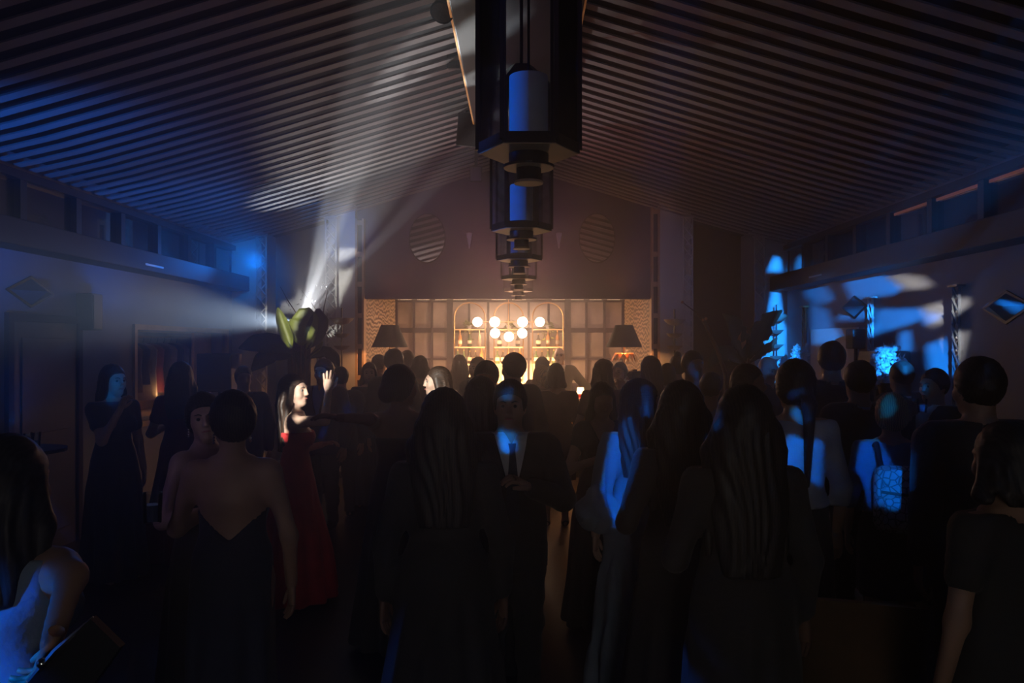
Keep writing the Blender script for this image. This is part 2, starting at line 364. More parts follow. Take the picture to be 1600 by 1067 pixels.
# mirror grid: muntins and panes
SB = F_PX / 15.08
vx = [(p - VPX)/SB for p in (620, 647, 675, 703, 733, 763, 795, 826, 857, 887, 916, 944, 973)]
hz = [CAMZ + (VPY - p)/SB for p in (600, 561, 516, 470.5)]
grid = struct(MB().box((AX0, 15.12, 0), (AX1, 15.15, 1.2)).build('window_30', M_WALLD))
for i, x in enumerate(vx):
    w = 0.055 if i in (3, 9) else 0.02
    MB().box((x-w, 15.02, 0.9), (x+w, 15.12, 2.76)).build('muntin', M_WALLD, grid)
for i, z in enumerate(hz):
    w = 0.045 if i == 2 else 0.02
    MB().box((AX0, 15.03, z-w), (AX1, 15.11, z+w)).build('muntin', M_WALLD, grid)
ex = [AX0+0.0] + vx + [AX1]
for i in range(len(ex)-1):
    for j in range(len(hz)-1):
        o = MB().box((ex[i]+0.02, -0.006, hz[j]+0.02), (ex[i+1]-0.02, 0.006, hz[j+1]-0.02)).build('pane', M_MIRROR, grid)
        o.location = (0, 15.10, 0); o.rotation_euler = (0, 0, 0)
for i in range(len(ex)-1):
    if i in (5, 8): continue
    MB().box((ex[i]+0.06, 15.08, hz[3]+0.018), (ex[i+1]-0.05, 15.10, hz[3]+0.045)).build('glow_strip', M_GLEAM, grid)  # bright reflection above the mirrors, put in as glowing strips

# oval mirrors and cup sconces on the gable
for px, lab in ((668, 'oval mirror on dark gable reflecting striped ceiling, on the smoky beam side'), (932.5, 'oval mirror on dark gable reflecting striped ceiling, nearest the violet pilaster')):
    c = P(px, 372.5, 11.95)
    t = thing('oval_mirror', lab, 'mirror', (c.x, 11.985, c.z))
    n = 40; ring = [(0.262*math.cos(2*PI*i/n), 0.372*math.sin(2*PI*i/n)) for i in range(n)]
    m = MB().prism(ring, 'y', -0.008, 0.01).build('mirror_glass', M_OVAL, t); m.rotation_euler = (math.radians(-9), 0, 0); m.location = (0, -0.07, 0)
    m2 = MB().tube([(x*1.02, -0.0, z*1.02) for x, z in ring + ring[:1]], 0.008, 6).build('frame', M_BEAM, t, smooth=True); m2.rotation_euler = (math.radians(-9), 0, 0); m2.location = (0, -0.07, 0)
    MB().box((-0.06, -0.02, -0.06), (0.06, 0.015, 0.06)).build('bracket', M_BEAM, t)
for px, lab in ((733, 'small cone wall sconce on the gable, facing the smoky beams'), (873.5, 'small cone wall sconce on the gable, beside the lantern row')):
    c = P(px, 375, 11.9)
    t = thing('wall_sconce', lab, 'sconce', (c.x, 12.0, c.z))
    MB().lathe([(0.012,-0.12),(0.018,-0.06),(0.04,0.05),(0.048,0.11),(0.042,0.11)], (0, -0.06, 0), 14).build('cup', M_WHITE, t, smooth=True)
    MB().box((-0.02, -0.05, -0.05), (0.02, 0, 0.05), ch=0.004).build('bracket', M_WHITE, t)

# lattice trusses
def truss(name, label, x, y, z0, z1, w, axis='x', m=None, group=None):
    t = thing(name, label, 'truss', (x, y, z0), 0 if axis == 'x' else PI/2, group)
    m = m or M_WHITE; h = z1 - z0
    for a in (-w/2, w/2): MB().tube([(a, 0, 0), (a, 0, h)], 0.014, 6).build('chord', m, t, smooth=True)
    n = max(1, round(h/(w*1.15))); st = h/n
    b1 = b2 = None
    for i in range(n):
        for k in (0, 1):
            if (b1, b2)[k] is None:
                o = MB().tube([(-w/2, 0, 0), (w/2, 0, st)] if k == 0 else [(w/2, 0, 0), (-w/2, 0, st)], 0.010, 5).build('brace', m, t)
                if k == 0: b1 = o
                else: b2 = o
            else:
                o = (b1, b2)[k].copy(); COL.objects.link(o)
            o.location = (0, 0.012*(-1)**k, i*st)
    for z in (0.01, h-0.01): MB().box((-w/2-0.03, -0.04, z-0.01), (w/2+0.03, 0.04, z+0.01)).build('end_plate', m, t)
    return t
truss('lattice_truss', 'white lattice truss in the room corner with blue light on it', P(408, 0, 11.75).x, 11.75, 0, zc(-3.8)-0.01, 0.15)
truss('lattice_truss', 'white lattice truss by the banana plant, lit by the white beam', P(516.5, 0, 11.75).x, 11.75, 0, zc(-2.8)-0.01, 0.15)
truss('lattice_truss', 'lattice truss on the dim violet pilaster beside the bar', P(1075, 0, 11.75).x, 11.75, 0, zc(2.48)-0.01, 0.13)
truss('lattice_truss', 'lattice truss beside the blue lit corner pilaster with tiered bowls', P(1187, 0, 11.75).x, 11.75, 0, zc(3.54)-0.01, 0.14)
for px, lab in ((1262, 'bronze lattice strip on the side wall, closest to the blue corner'), (1367, 'lattice strip on the side wall amid the blue projections'), (1503, 'lattice strip on the side wall crossed by the white wedge of light')):
    y = ry(px)
    truss('lattice_strip', lab, XR-0.05, y, 0.9, 2.43, 0.10, 'y', M_BRASS if px < 1300 else M_WHITE if px < 1400 else mat('pewter', (0.16, 0.17, 0.2), 0.35, 0.6))

# pyramid wall lamps
for side, y, lab in ((-1, ly(47), 'pyramid shaped wall lamp over the dark door'), (1, ry(1336), 'dark pyramid wall lamp among the blue projections'), (1, ry(1574), 'pyramid wall lamp on bare side wall with its lower edge lit blue')):
    x = XL if side < 0 else XR
    t = thing('pyramid_sconce', lab, 'sconce', (x, y, P(0, 456 if side < 0 else 480, y).z))
    a, b, d = 0.33, 0.125, 0.17
    vs = [(0, -a, 0), (0, 0, -b), (0, a, 0), (0, 0, b), (-side*d, -0.03, 0)]
    MB().add(vs, [(0,1,4),(1,2,4),(2,3,4),(3,0,4),(3,2,1,0)]).build('shade', mat('sconce_metal', (0.16, 0.2, 0.24), 0.4, 0.3, var=0.08), t)
    MB().add([(0, -a-.015, 0), (0, 0, -b-.015), (0, a+.015, 0), (0, 0, b+.015), (-side*0.015, -a-.015, 0), (-side*.015, 0, -b-.015), (-side*.015, a+.015, 0), (-side*.015, 0, b+.015)],
             [(0,1,2,3),(7,6,5,4),(0,4,5,1),(1,5,6,2),(2,6,7,3),(3,7,4,0)]).build('back_plate', M_BLACK, t)

# speakers and spots hung beside the ridge
def ceiling_speaker(label, c, s, tilt):
    t = thing('ceiling_speaker', label, 'speaker', c)
    b = MB().box((-s[0]/2, -s[1]/2, -s[2]/2), (s[0]/2, s[1]/2, s[2]/2), ch=0.012).build('cabinet', M_BLACKP, t); b.rotation_euler = tilt
    g = MB().box((-s[0]/2+0.02, -s[1]/2-0.012, -s[2]/2+0.02), (s[0]/2-0.02, -s[1]/2, s[2]/2-0.02)).build('grille', M_BLACK, b)
    top = zc(c[0]) - c[2] + 0.05
    MB().box((-0.02, -0.02, s[2]/2-0.08), (0.02, 0.02, top)).build('bracket', M_BLACK, t)
ceiling_speaker('black box speaker hung at the duct with an amber lit edge', tuple(P(731, 203, 8.9)), (0.22, 0.22, 0.36), (math.radians(14), math.radians(6), 0))
ceiling_speaker('small black speaker hung under the slats midway along the duct', tuple(P(709, 93, 7.3)), (0.12, 0.14, 0.17), (math.radians(14), 0, 0))
ceiling_speaker('black speaker hung lowest over the smoky beams by the gable', tuple(P(744, 272, 10.6)), (0.16, 0.18, 0.2), (math.radians(10), 0, 0))
ceiling_speaker('black speaker hung on the unlit ceiling slope behind the big lantern', tuple(P(934, 92, 7.3)), (0.16, 0.18, 0.22), (math.radians(10), 0, 0))
c = P(690, 20, 5.9)
t = thing('ceiling_spot', 'round black spotlight with copper lens under the slats', 'spotlight', c)
R = Matrix.Rotation(math.radians(-38), 4, 'X') @ Matrix.Rotation(math.radians(12), 4, 'Y')
MB().lathe([(0.05,0.20),(0.07,0.17),(0.085,0.03),(0.09,0.0),(0.078,0.0)], (0,0,0), 20, M=R).build('housing', M_BLACK, t, smooth=True)
MB().lathe([(0.076,-0.001),(0.05,-0.008),(0.001,-0.012)], (0,0,0), 20, M=R).build('lens', M_LENS, t, smooth=True)
MB().tube([(0.01,0.10,0.16), (0.01,0.10,zc(c.x)-c.z+0.04)], 0.012, 8).build('bracket', M_BLACK, t)
MB().tube([(0.0,0.02,0.10), (0.01,0.10,0.17)], 0.012, 8).build('arm', M_BLACK, t)

# ------------------------------------------------------------------ hexagonal lanterns
def hexa(r, z): return [(r*math.cos(PI/3*i), r*math.sin(PI/3*i), z) for i in range(6)]
def lantern(label, x, y):
    t = thing('hexagonal_lantern', label, 'lantern', (x, y, 0), 0, 'hexagonal lanterns hung in a row under the ridge')
    if lantern.proto:
        for ch in lantern.proto.children: dup(ch, t)
    else:
        R = 0.205; zb = 2.665; zt = 3.60
        m = MB(); vs = hexa(R, zb-0.012) + hexa(R, zb+0.03)
        m.add(vs, [(5,4,3,2,1,0),(6,7,8,9,10,11)] + [(i,(i+1)%6,(i+1)%6+6,i+6) for i in range(6)])
        bp_ = m.build('base_plate', M_BLACK, t)
        m = MB(); m.add(hexa(R*0.97, zb-0.016) + hexa(R*0.97, zb-0.0125), [(5,4,3,2,1,0),(6,7,8,9,10,11)] + [(i,(i+1)%6,(i+1)%6+6,i+6) for i in range(6)]); m.build('base_underside', M_CREAMU, bp_)
        for i in range(6):
            a = PI/3*i
            MB().box((R*math.cos(a)-0.009, R*math.sin(a)-0.009, zb), (R*math.cos(a)+0.009, R*math.sin(a)+0.009, zt)).build('post', M_BLACK, t)
        for i in range(6):
            a, b = Vector(hexa(R*0.985, 0)[i]), Vector(hexa(R*0.985, 0)[(i+1)%6]); q = (a+b)/2*0.014
            a2, b2 = a*0.985, b*0.985
            vs = [(a.x,a.y,zb+0.03),(b.x,b.y,zb+0.03),(b.x,b.y,zt),(a.x,a.y,zt),(a2.x,a2.y,zb+0.03),(b2.x,b2.y,zb+0.03),(b2.x,b2.y,zt),(a2.x,a2.y,zt)]
            MB().add(vs, [(0,1,2,3),(7,6,5,4),(0,4,5,1),(1,5,6,2),(2,6,7,3),(3,7,4,0)]).build('pane', M_PANELG, t)
        m = MB(); m.add(hexa(R*1.06, zt) + hexa(R*1.06, zt+0.03) + hexa(R*0.4, zt+0.16), [(5,4,3,2,1,0),(12,13,14,15,16,17)] + [(i,(i+1)%6,(i+1)%6+6,i+6) for i in range(6)] + [(i+6,(i+1)%6+6,(i+1)%6+12,i+12) for i in range(6)])
        m.build('top_cap', M_BLACK, t)
        MB().lathe([(0.012, zt+0.1), (0.012, 4.33)], n=8).build('rod', M_BLACK, t)
        MB().lathe([(0.077, 2.715), (0.0785, 2.72), (0.0785, 2.955), (0.077, 2.96)], n=28).build('drum_shade', M_DRUM, t, smooth=True)
        MB().lathe([(0.006, 2.95), (0.006, zt)], n=6).build('cord', M_BLACK, t)
        MB().lathe([(0.085, 2.70), (0.085, 2.715)], n=24).build('drum_plate', M_BLACK, t)
        MB().lathe([(0.080, 2.60), (0.080, 2.655)], n=24).build('lower_drum', M_BLACK, t, smooth=True)
        lp_ = MB().lathe([(0.102, 2.594), (0.104, 2.602)], n=24).build('lower_plate', M_BLACK, t)
        MB().lathe([(0.100, 2.5915), (0.100, 2.5935)], n=24).build('plate_underside', M_CREAMU, lp_)
        MB().lathe([(0.050, 2.54), (0.050, 2.592)], n=20).build('finial', M_BLACK, t, smooth=True)
        MB().lathe([(0.058, 2.530), (0.060, 2.534), (0.056, 2.541)], n=20).build('finial_disc', M_CREAMU, t, smooth=True)
        lantern.proto = t
    return t
lantern.proto = None
for lab, x, y in (('big black hexagonal lantern with blue lit drum, nearest of the ridge row', 0.036, 3.2), ('second black hexagonal lantern of the ridge row with blue drum', 0.012, 5.37),
                  ('third hexagonal lantern of the ridge row, middle one', -0.004, 7.22), ('fourth hexagonal lantern of the ridge row, next to last', -0.012, 9.3), ('last small hexagonal lantern of the row, just above the bar opening', -0.02, 11.35)):
    lantern(lab, x, y)
# ------------------------------------------------------------------ bar counter
BX0, BX1, BY0, BY1 = -2.2, 1.86, 11.36, 11.93
t = thing('bar_counter', 'long bar counter with backlit woven cane front under the globe lights', 'bar', (-0.17, 11.64, 0))
o = t.location
def loc(x, y, z): return (x - o.x, y - o.y, z)
MB().box(loc(BX0, BY0-0.08, 1.06), loc(BX1, BY1+0.03, 1.105), ch=0.008).build('countertop', mat('dark_stone', (0.05, 0.04, 0.04), 0.25, var=0.3), t)
MB().box(loc(BX0+0.02, BY0+0.03, 0), loc(BX1-0.02, BY1, 1.06)).build('body', M_WALLD, t)
MB().box(loc(BX0, BY0+0.0, 0), loc(BX1, BY0+0.03, 0.31)).build('kick_board', M_BLACKP, t)
def cane_material():
    m = bpy.data.materials.new('woven_cane'); m.use_nodes = True; nt = m.node_tree; b = nt.nodes['Principled BSDF']
    tc = nt.nodes.new('ShaderNodeTexCoord'); sep = nt.nodes.new('ShaderNodeSeparateXYZ'); nt.links.new(tc.outputs['Object'], sep.inputs[0])
    outs = []
    for ax in ('X', 'Z'):
        a = nt.nodes.new('ShaderNodeMath'); a.operation = 'MULTIPLY'; a.inputs[1].default_value = 2*PI/0.034; nt.links.new(sep.outputs[ax], a.inputs[0])
        s = nt.nodes.new('ShaderNodeMath'); s.operation = 'SINE'; nt.links.new(a.outputs[0], s.inputs[0]); outs.append(s)
    mn = nt.nodes.new('ShaderNodeMath'); mn.operation = 'MINIMUM'; nt.links.new(outs[0].outputs[0], mn.inputs[0]); nt.links.new(outs[1].outputs[0], mn.inputs[1])
    r = nt.nodes.new('ShaderNodeValToRGB'); r.color_ramp.elements[0].position = 0.22; r.color_ramp.elements[1].position = 0.34
    r.color_ramp.elements[0].color = (0.72, 0.40, 0.12, 1); r.color_ramp.elements[1].color = (0.08, 0.03, 0.01, 1)
    nt.links.new(mn.outputs[0], r.inputs['Fac']); nt.links.new(r.outputs['Color'], b.inputs['Base Color']); b.inputs['Roughness'].default_value = 0.6
    return m
M_CANE = cane_material()
nP = 7; pw = (BX1-BX0-0.04)/nP
MB().box(loc(BX0+0.02, BY0+0.012, 0.31), loc(BX1-0.02, BY0+0.03, 1.06)).build('front_board', M_BLACKP, t)
for i in range(nP):
    a = BX0 + 0.02 + i*pw
    MB().box(loc(a+0.03, BY0+0.004, 0.36), loc(a+pw-0.03, BY0+0.012, 1.02)).build('cane_panel', M_CANE, t)
    fr = MB()
    for q0, q1, z0, z1 in ((a+0.004, a+0.03, 0.32, 1.055), (a+pw-0.03, a+pw-0.004, 0.32, 1.055), (a+0.03, a+pw-0.03, 0.32, 0.36), (a+0.03, a+pw-0.03, 1.02, 1.055)):
        fr.box(loc(q0, BY0-0.012, z0), loc(q1, BY0+0.012, z1))
    fr.build('panel_frame', M_WOODT, t)
MB().box(loc(BX0+0.2, BY0-0.075, 1.048), loc(BX1-0.2, BY0-0.045, 1.059)).build('led_strip', mat('cane_led', (1, .6, .3), 0.4, var=0, emit=AMBER, estr=3.0), t)
# counter lamps with tapered shades
def counter_lamp(label, px, kind):
    c = P(px, 0, 11.66)
    t = thing('table_lamp', label, 'lamp', (c.x, 11.66, 1.105))
    zb, zt = CAMZ + (540-542.5)*11.66/F_PX - 1.105, CAMZ + (540-508)*11.66/F_PX - 1.105
    rb, rt = 0.265, 0.128
    shd = MB().lathe([(rb, zb), (rt, zt), (rt-0.004, zt), (rb-0.005, zb)], n=36, cap=False).build('lamp_shade', M_LAMPS, t, smooth=True)
    MB().lathe([(rb-0.006, zb+0.002), (rt-0.005, zt-0.002)], n=36, cap=False).build('shade_lining', M_BRASS, shd, smooth=True)
    vase = [(0.055, 0), (0.06, 0.015), (0.04, 0.03), (0.075, 0.12), (0.095, 0.24), (0.085, 0.36), (0.055, 0.44), (0.045, 0.46)] 
    MB().lathe(vase, n=24).build('base', M_WHITE if kind else mat('amber_ceramic', (0.6, 0.3, 0.12), 0.3), t, smooth=True)
    MB().lathe([(0.012, 0.45), (0.012, zb+0.10)], n=8).build('stem', M_BRASS, t, smooth=True)
    if kind:
        lm = MB()
        for k in range(9):
            a = 2*PI*k/9; pts = []
            prev = None; vs = []; fs = []
            for q in range(6):
                u = q/5; rr = 0.03 + 0.17*u; z = 0.58 + 0.12*math.sin(u*2.4) - 0.12*u*u; w = 0.035*math.sin(PI*(0.15+0.8*u))
                cx, cy = rr*math.cos(a), rr*math.sin(a); tx, ty = -math.sin(a), math.cos(a)
                vs += [(cx+tx*w, cy+ty*w, z), (cx, cy, z+0.012), (cx-tx*w, cy-ty*w, z)]
            for q in range(5):
                b = q*3; fs += [(b, b+1, b+4, b+3), (b+1, b+2, b+5, b+4)]
            lm.add(vs, fs)
        lm.build('leaf_crown', mat('copper_leaf', (0.75, 0.32, 0.16), 0.3, 0.8), t, smooth=True)
    MB().ball((0, 0, zb+0.13), 0.035, 12).build('bulb', mat('lamp_bulb', (1, .8, .6), 0.3, var=0, emit=(1.0, 0.45, 0.15), estr=25.0), t, smooth=True)
    light('lamp_glow', 'POINT', (c.x, 11.66, 1.105+zb+0.07), 50, (1.0, 0.42, 0.14), None, 0.04)
    return t
counter_lamp('table lamp with dark tapered shade at the wavy wallpaper, beside the smoky beams', 609, 0)
counter_lamp('table lamp with dark tapered shade and copper leaf crown on white vase', 975, 1)

# chandelier of seven globes
yc = 13.5; s = F_PX/yc; cx = (794.5-VPX)/s
def gz(p): return CAMZ + (VPY-p)/s
t = thing('globe_chandelier', 'brass chandelier with seven glowing white globes over the bar', 'chandelier', (cx, yc, 0))
z1 = gz(503); z2 = gz(522)
MB().tube([(0,0,2.76), (0,0,gz(519))], 0.008, 8).build('stem', M_BRASS, t, smooth=True)
MB().lathe([(0.06, 2.74), (0.06, 2.76)], n=20).build('canopy', M_BRASS, t)
MB().tube([(-48.5/s, 0, z1), (48.5/s, 0, z1)], 0.007, 8).build('arm', M_BRASS, t, smooth=True)
MB().tube([(-21.5/s, 0, z2), (21.5/s, 0, z2)], 0.007, 8).build('arm', M_BRASS, t, smooth=True)
for dx in (-21.5/s, 21.5/s): MB().tube([(dx, 0, z1), (dx, 0, z2)], 0.007, 8).build('arm', M_BRASS, t, smooth=True)
for px, py, r in ((746,503,7.4),(773,503,8),(816.5,503,8),(843.5,503,7.4),(773.5,520.5,7.6),(816,520.5,7.6),(795,526,7.6)):
    MB().ball(((px-794.5)/s, 0, gz(py)), r/s, 20).build('globe', M_GLOBE, t, smooth=True)
    light('globe_light', 'POINT', (cx+(px-794.5)/s, yc-0.12, gz(py)), 9.5, (1.0, 0.52, 0.27), None, 0.06)

# arched brass shelving with bottles
ys = 14.78; s = F_PX/ys
def sx(p): return (p-VPX)/s
def sz(p): return CAMZ + (VPY-p)/s
t = thing('arched_shelf_unit', 'brass bar shelving with three arched tops and glass shelves', 'shelf', (sx(795), ys, 0))
X = sx(795); M_SHG = mat('amber_shelf', (0.85, 0.6, 0.35), 0.12, 0.2, var=0.05)
for a, b in ((710, 758), (772, 817.5), (832, 880)):
    for p in (a, b): MB().tube([(sx(p)-X, 0, 0), (sx(p)-X, 0, sz(495))], 0.013, 8).build('post', M_BRASS, t, smooth=True)
    r = (sx(b)-sx(a))/2; cxm = (sx(a)+sx(b))/2 - X
    MB().tube([(cxm + r*math.cos(q), 0, sz(495) + (sz(473)-sz(495))*math.sin(q)) for q in [PI*k/20 for k in range(21)]], 0.013, 8).build('arch', M_BRASS, t, smooth=True)
    for p in (515, 542.5, 569, 597):
        MB().box((sx(a)-X, -0.12, sz(p)-0.012), (sx(b)-X, 0.14, sz(p)+0.012), ch=0.003).build('shelf', M_SHG, t)
MB().box((sx(706)-X, -0.2, 0), (sx(884)-X, 0.2, 0.85), ch=0.01).build('cabinet', M_WALLD, t)
GL = [mat('bottle_amber', (0.45, 0.2, 0.05), 0.1, var=0.1), mat('bottle_green', (0.08, 0.14, 0.05), 0.12, var=0.1), mat('bottle_clear', (0.75, 0.65, 0.5), 0.08, var=0.1), mat('bottle_dark', (0.05, 0.03, 0.02), 0.12, var=0.1)]
M_LABEL = mat('cream_label', (0.8, 0.72, 0.55), 0.7); M_CAP = mat('gold_cap', (0.8, 0.55, 0.2), 0.35, 0.8)
protos = []
def bottle_proto(k):
    prof = [[(0.034,0),(0.037,0.01),(0.037,0.17),(0.03,0.2),(0.013,0.23),(0.012,0.28)], [(0.040,0),(0.042,0.01),(0.042,0.12),(0.036,0.15),(0.014,0.18),(0.013,0.24)], [(0.03,0),(0.033,0.01),(0.026,0.2),(0.011,0.25),(0.011,0.30)], [(0.038,0),(0.045,0.05),(0.045,0.12),(0.02,0.16),(0.013,0.22)]][k]
    t = bpy.data.objects.new('bottle', None); COL.objects.link(t); t.empty_display_size = 0.05
    MB().lathe(prof, n=14).build('glass_body', GL[k], t, smooth=True)
    h = prof[-1][1]
    MB().lathe([(0.015, h-0.004), (0.015, h+0.022)], n=10).build('cap', M_CAP, t)
    r = prof[2][0] + 0.001
    MB().lathe([(r+0.001 if k < 2 else prof[1][0]+0.001, 0.05), ((r if k < 2 else prof[1][0]) , 0.115)], n=14, cap=False).build('label', M_LABEL, t)
    return t
rowl = {515: 'topmost', 542.5: 'second', 569: 'third', 597: 'lowest'}
hues = ['amber', 'green', 'clear', 'dark']
for p in (542.5, 569, 597):
    for ai, (a, b) in enumerate(((710, 758), (772, 817.5), (832, 880))):
        n = 5 if p > 545 else 3
        for i in range(n):
            k = rng.integers(0, 4)
            if len(protos) < 4: k = len(protos); protos.append(bottle_proto(k)); q = protos[k]
            else: q = dup(protos[k])
            q.location = (sx(a + (i+0.6)*(b-a)/(n+0.2)), ys - 0.02 + 0.05*((i*7) % 3 - 1), sz(p)+0.0125)
            tag(q, '%s bottle, %s along the %s bar shelf in %s' % (hues[k], ['first', 'second', 'third', 'fourth', 'fifth'][i], rowl[p], ['the smoky side arch', 'the middle arch', 'the bartender side arch'][ai]), 'bottle', 'bottles on the %s bar shelf' % rowl[p])
# trailing plants on the shelf
def spray(name, label, cat, c, n, R, mats, kind=None, size=0.05, drop=0.1, group=None):
    t = thing(name, label, cat, c, 0, group)
    m = MB(); st = MB()
    for i in range(n):
        a = random.uniform(0, 2*PI); e = random.uniform(-0.3, 1.2); rr = R*random.uniform(0.5, 1.0)
        d = Vector((math.cos(a)*math.cos(e), 0.5*math.sin(a)*math.cos(e), math.sin(e)))
        p1 = d*rr*0.6 + Vector((0,0,R*0.3)); p2 = d*rr + Vector((0, 0, R*0.3 - drop*random.random()))
        st.tube([(0,0,0), p1*0.7, p2], 0.003, 4)
        for q in range(3):
            base = p1.lerp(p2, q/2); L = size*random.uniform(0.7, 1.3); dd = Vector((random.uniform(-1,1), random.uniform(-1,1), random.uniform(-.6,.8))).normalized()
            sd = dd.cross(Vector((0.2,0.5,1))).normalized()*L*0.35; up = dd.cross(sd).normalized()*L*0.08
            m.add([base, base+dd*L*.5+sd, base+dd*L, base+dd*L*.5-sd, base+dd*L*.5+up], [(0,1,4),(1,2,4),(2,3,4),(3,0,4)])
    f = m.build('leaves', mats[0], t); f['kind'] = 'stuff'
    s_ = st.build('stems', mats[1], t); s_['kind'] = 'stuff'
    return t
for px, lab in ((733, 'bushy trailing plant on the top bar shelf, in the arch by the smoky side'), (795, 'bushy trailing plant on the top bar shelf, middle arch behind the globes'), (856, 'bushy trailing plant on the top bar shelf, arch above the bald bartender')):
    pl = spray('trailing_plant', lab, 'plant', (sx(px), ys-0.02, sz(515)+0.0125), 26, 0.16, (M_LEAF, M_STEM), size=0.06, drop=0.3)
    MB().lathe([(0.04,0),(0.055,0.07),(0.05,0.07)], n=14).build('pot', M_WHITE, pl, smooth=True)
# small glowing lamp and red napkins on the counter
c = P(907, 612, 11.5)
t = thing('candle_lamp', 'tiny glowing lamp with red glass standing on the bar counter', 'lamp', (c.x, 11.5, 1.105))
MB().lathe([(0.05,0),(0.055,0.01),(0.03,0.03),(0.028,0.08)], n=16).build('base', mat('red_glass', (0.6, 0.04, 0.05), 0.15), t, smooth=True)
MB().lathe([(0.06,0.08),(0.045,0.17)], n=18).build('shade', mat('lit_shade', (1,.9,.7), 0.5, var=0, emit=(1.0, 0.55, 0.2), estr=9.0), t, smooth=True)
light('candle_glow', 'POINT', (c.x, 11.42, 1.26), 1.0, AMBER, None, 0.04)
c = P(895, 626, 11.42)
t = thing('napkin_holder', 'red folded napkins in a holder beside the tiny glowing lamp', 'napkins', (c.x, 11.42, 1.105))
for i in range(3): MB().box((-0.05+0.03*i, -0.05, 0.0), (-0.035+0.03*i, 0.05, 0.13-0.02*i), ch=0.003).build('napkin', mat('red_paper', (0.6, 0.05, 0.08), 0.7), t)
MB().box((-0.06, -0.06, 0), (0.06, 0.06, 0.01)).build('tray', M_BRASS, t)
# counter glasses
gp = None
for i, px in enumerate((655, 700, 742, 830, 935)):
    c = P(px, 0, 11.55)
    if gp is None:
        gp = thing('wine_glass', '', 'glass', (c.x, 11.55, 1.105))
        MB().lathe([(0.032,0),(0.032,0.004),(0.004,0.01),(0.004,0.09),(0.03,0.12),(0.036,0.16),(0.030,0.20)], n=16, cap=False).build('bowl', M_GLASS, gp, smooth=True)
        q = gp
    else: q = dup(gp)
    q.location = (c.x, 11.6, 1.105); tag(q, 'stemmed wine glass on the bar counter, %s' % ['beyond the hazy wavy bob', 'below the hazy long chestnut hair', 'beyond the man in grey jacket', 'under the middle globes', 'beyond the brown dressed woman'][i], 'glass', 'wine glasses on the bar counter')

# ------------------------------------------------------------------ tiered bowl stands
def tiered(label, px, y, bowls):
    c = P(px, 0, y); t = thing('tiered_bowl_stand', label, 'stand', (c.x, y, 0)); s = F_PX/y
    ztop = CAMZ + (VPY - bowls[0][0] + 16)/s
    MB().tube([(0,0,0), (0,0,ztop)], 0.012, 8).build('pole', M_BLACK, t, smooth=True)
    MB().lathe([(0.16,0),(0.16,0.015),(0.03,0.03)], n=24).build('base', M_BLACK, t, smooth=True)
    for i, (py, w) in enumerate(bowls):
        z = CAMZ + (VPY-py)/s; r = w/2/s
        MB().lathe([(0.015, z-r*0.55), (r*0.55, z-r*0.45), (r*0.9, z-r*0.15), (r, z), (r*0.97, z), (r*0.5, z-r*0.3), (0.014, z-r*0.4)], n=24, cap=False).build('bowl', mat('stone_bowl', (0.30, 0.24, 0.2), 0.6) if i else mat('pale_bowl', (0.5, 0.42, 0.34), 0.5), t, smooth=True)
    return t
tiered('tiered bowl stand between banana plant and the bar jamb frame', 534, 11.5, [(497, 38), (521, 26), (540, 26)])
tiered('tiered bowl stand in front of the dim violet pilaster', 1054, 11.5, [(499, 34), (521, 26), (540, 26)])
tiered('tiered bowl stand against the blue lit corner pilaster', 1213, 11.5, [(492, 38), (515.5, 23), (538, 23), (556, 20)])

# ------------------------------------------------------------------ big leaf plants
def leaf(path, widths, m, parent, curl=0.25, name='leaf', ragged=0):
    path = [Vector(p) for p in path]; n = 14; vs = []; fs = []
    cum = [0]
    for a, b in zip(path[:-1], path[1:]): cum.append(cum[-1] + (b-a).length)
    def at(u):
        L = u*cum[-1]
        return Vector([float(np.interp(L, cum, [p[k] for p in path])) for k in range(3)])
    side0 = None
    for i in range(n+1):
        u = i/n; p = at(u); tg = (at(min(1, u+.05)) - at(max(0, u-.05))).normalized()
        sd = tg.cross(Vector((0,-1,0.15))).normalized(); nn = sd.cross(tg)
        w = float(np.interp(u, np.linspace(0,1,len(widths)), widths))
        if ragged and i % 2: w *= 1 - ragged*random.random()
        vs += [p - sd*w + nn*curl*w, p - sd*w*.5 + nn*curl*w*.3, p, p + sd*w*.5 + nn*curl*w*.3, p + sd*w + nn*curl*w]
    for i in range(n):
        for k in range(4): fs.append((i*5+k, i*5+k+1, (i+1)*5+k+1, (i+1)*5+k))
    me = MB().add(vs, fs); o = me.build(name, m, parent, smooth='all', fix=False)
    md = o.modifiers.new('thick', 'SOLIDIFY'); md.thickness = 0.004
    return o
def planter(t, r=0.24, h=0.5):
    MB().lathe([(r*0.8,0),(r,0.03),(r*1.05,h),(r*0.95,h),(r*0.93,h-0.06)], n=28, cap=True).build('planter', mat('grey_planter', (0.12, 0.12, 0.12), 0.6), t, smooth=True)
yp = 9.6
base = P(468, 0, yp)
t = thing('banana_plant', 'big leafed banana plant with backlit green leaves at the white beam source', 'plant', (base.x, yp, 0))
planter(t)
def lp(px, py, y=yp): return P(px, py, y) - Vector((base.x, yp, 0))
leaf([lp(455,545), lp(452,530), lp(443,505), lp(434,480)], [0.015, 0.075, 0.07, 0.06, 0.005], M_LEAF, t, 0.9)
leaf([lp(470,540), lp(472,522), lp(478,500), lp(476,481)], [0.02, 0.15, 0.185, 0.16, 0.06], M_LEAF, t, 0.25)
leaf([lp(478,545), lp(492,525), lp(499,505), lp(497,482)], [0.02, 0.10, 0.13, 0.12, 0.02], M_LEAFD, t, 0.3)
leaf([lp(478,548), lp(486,535), lp(488,522), lp(486,510)], [0.01, 0.04, 0.055, 0.02], M_LEAF, t, 0.5)
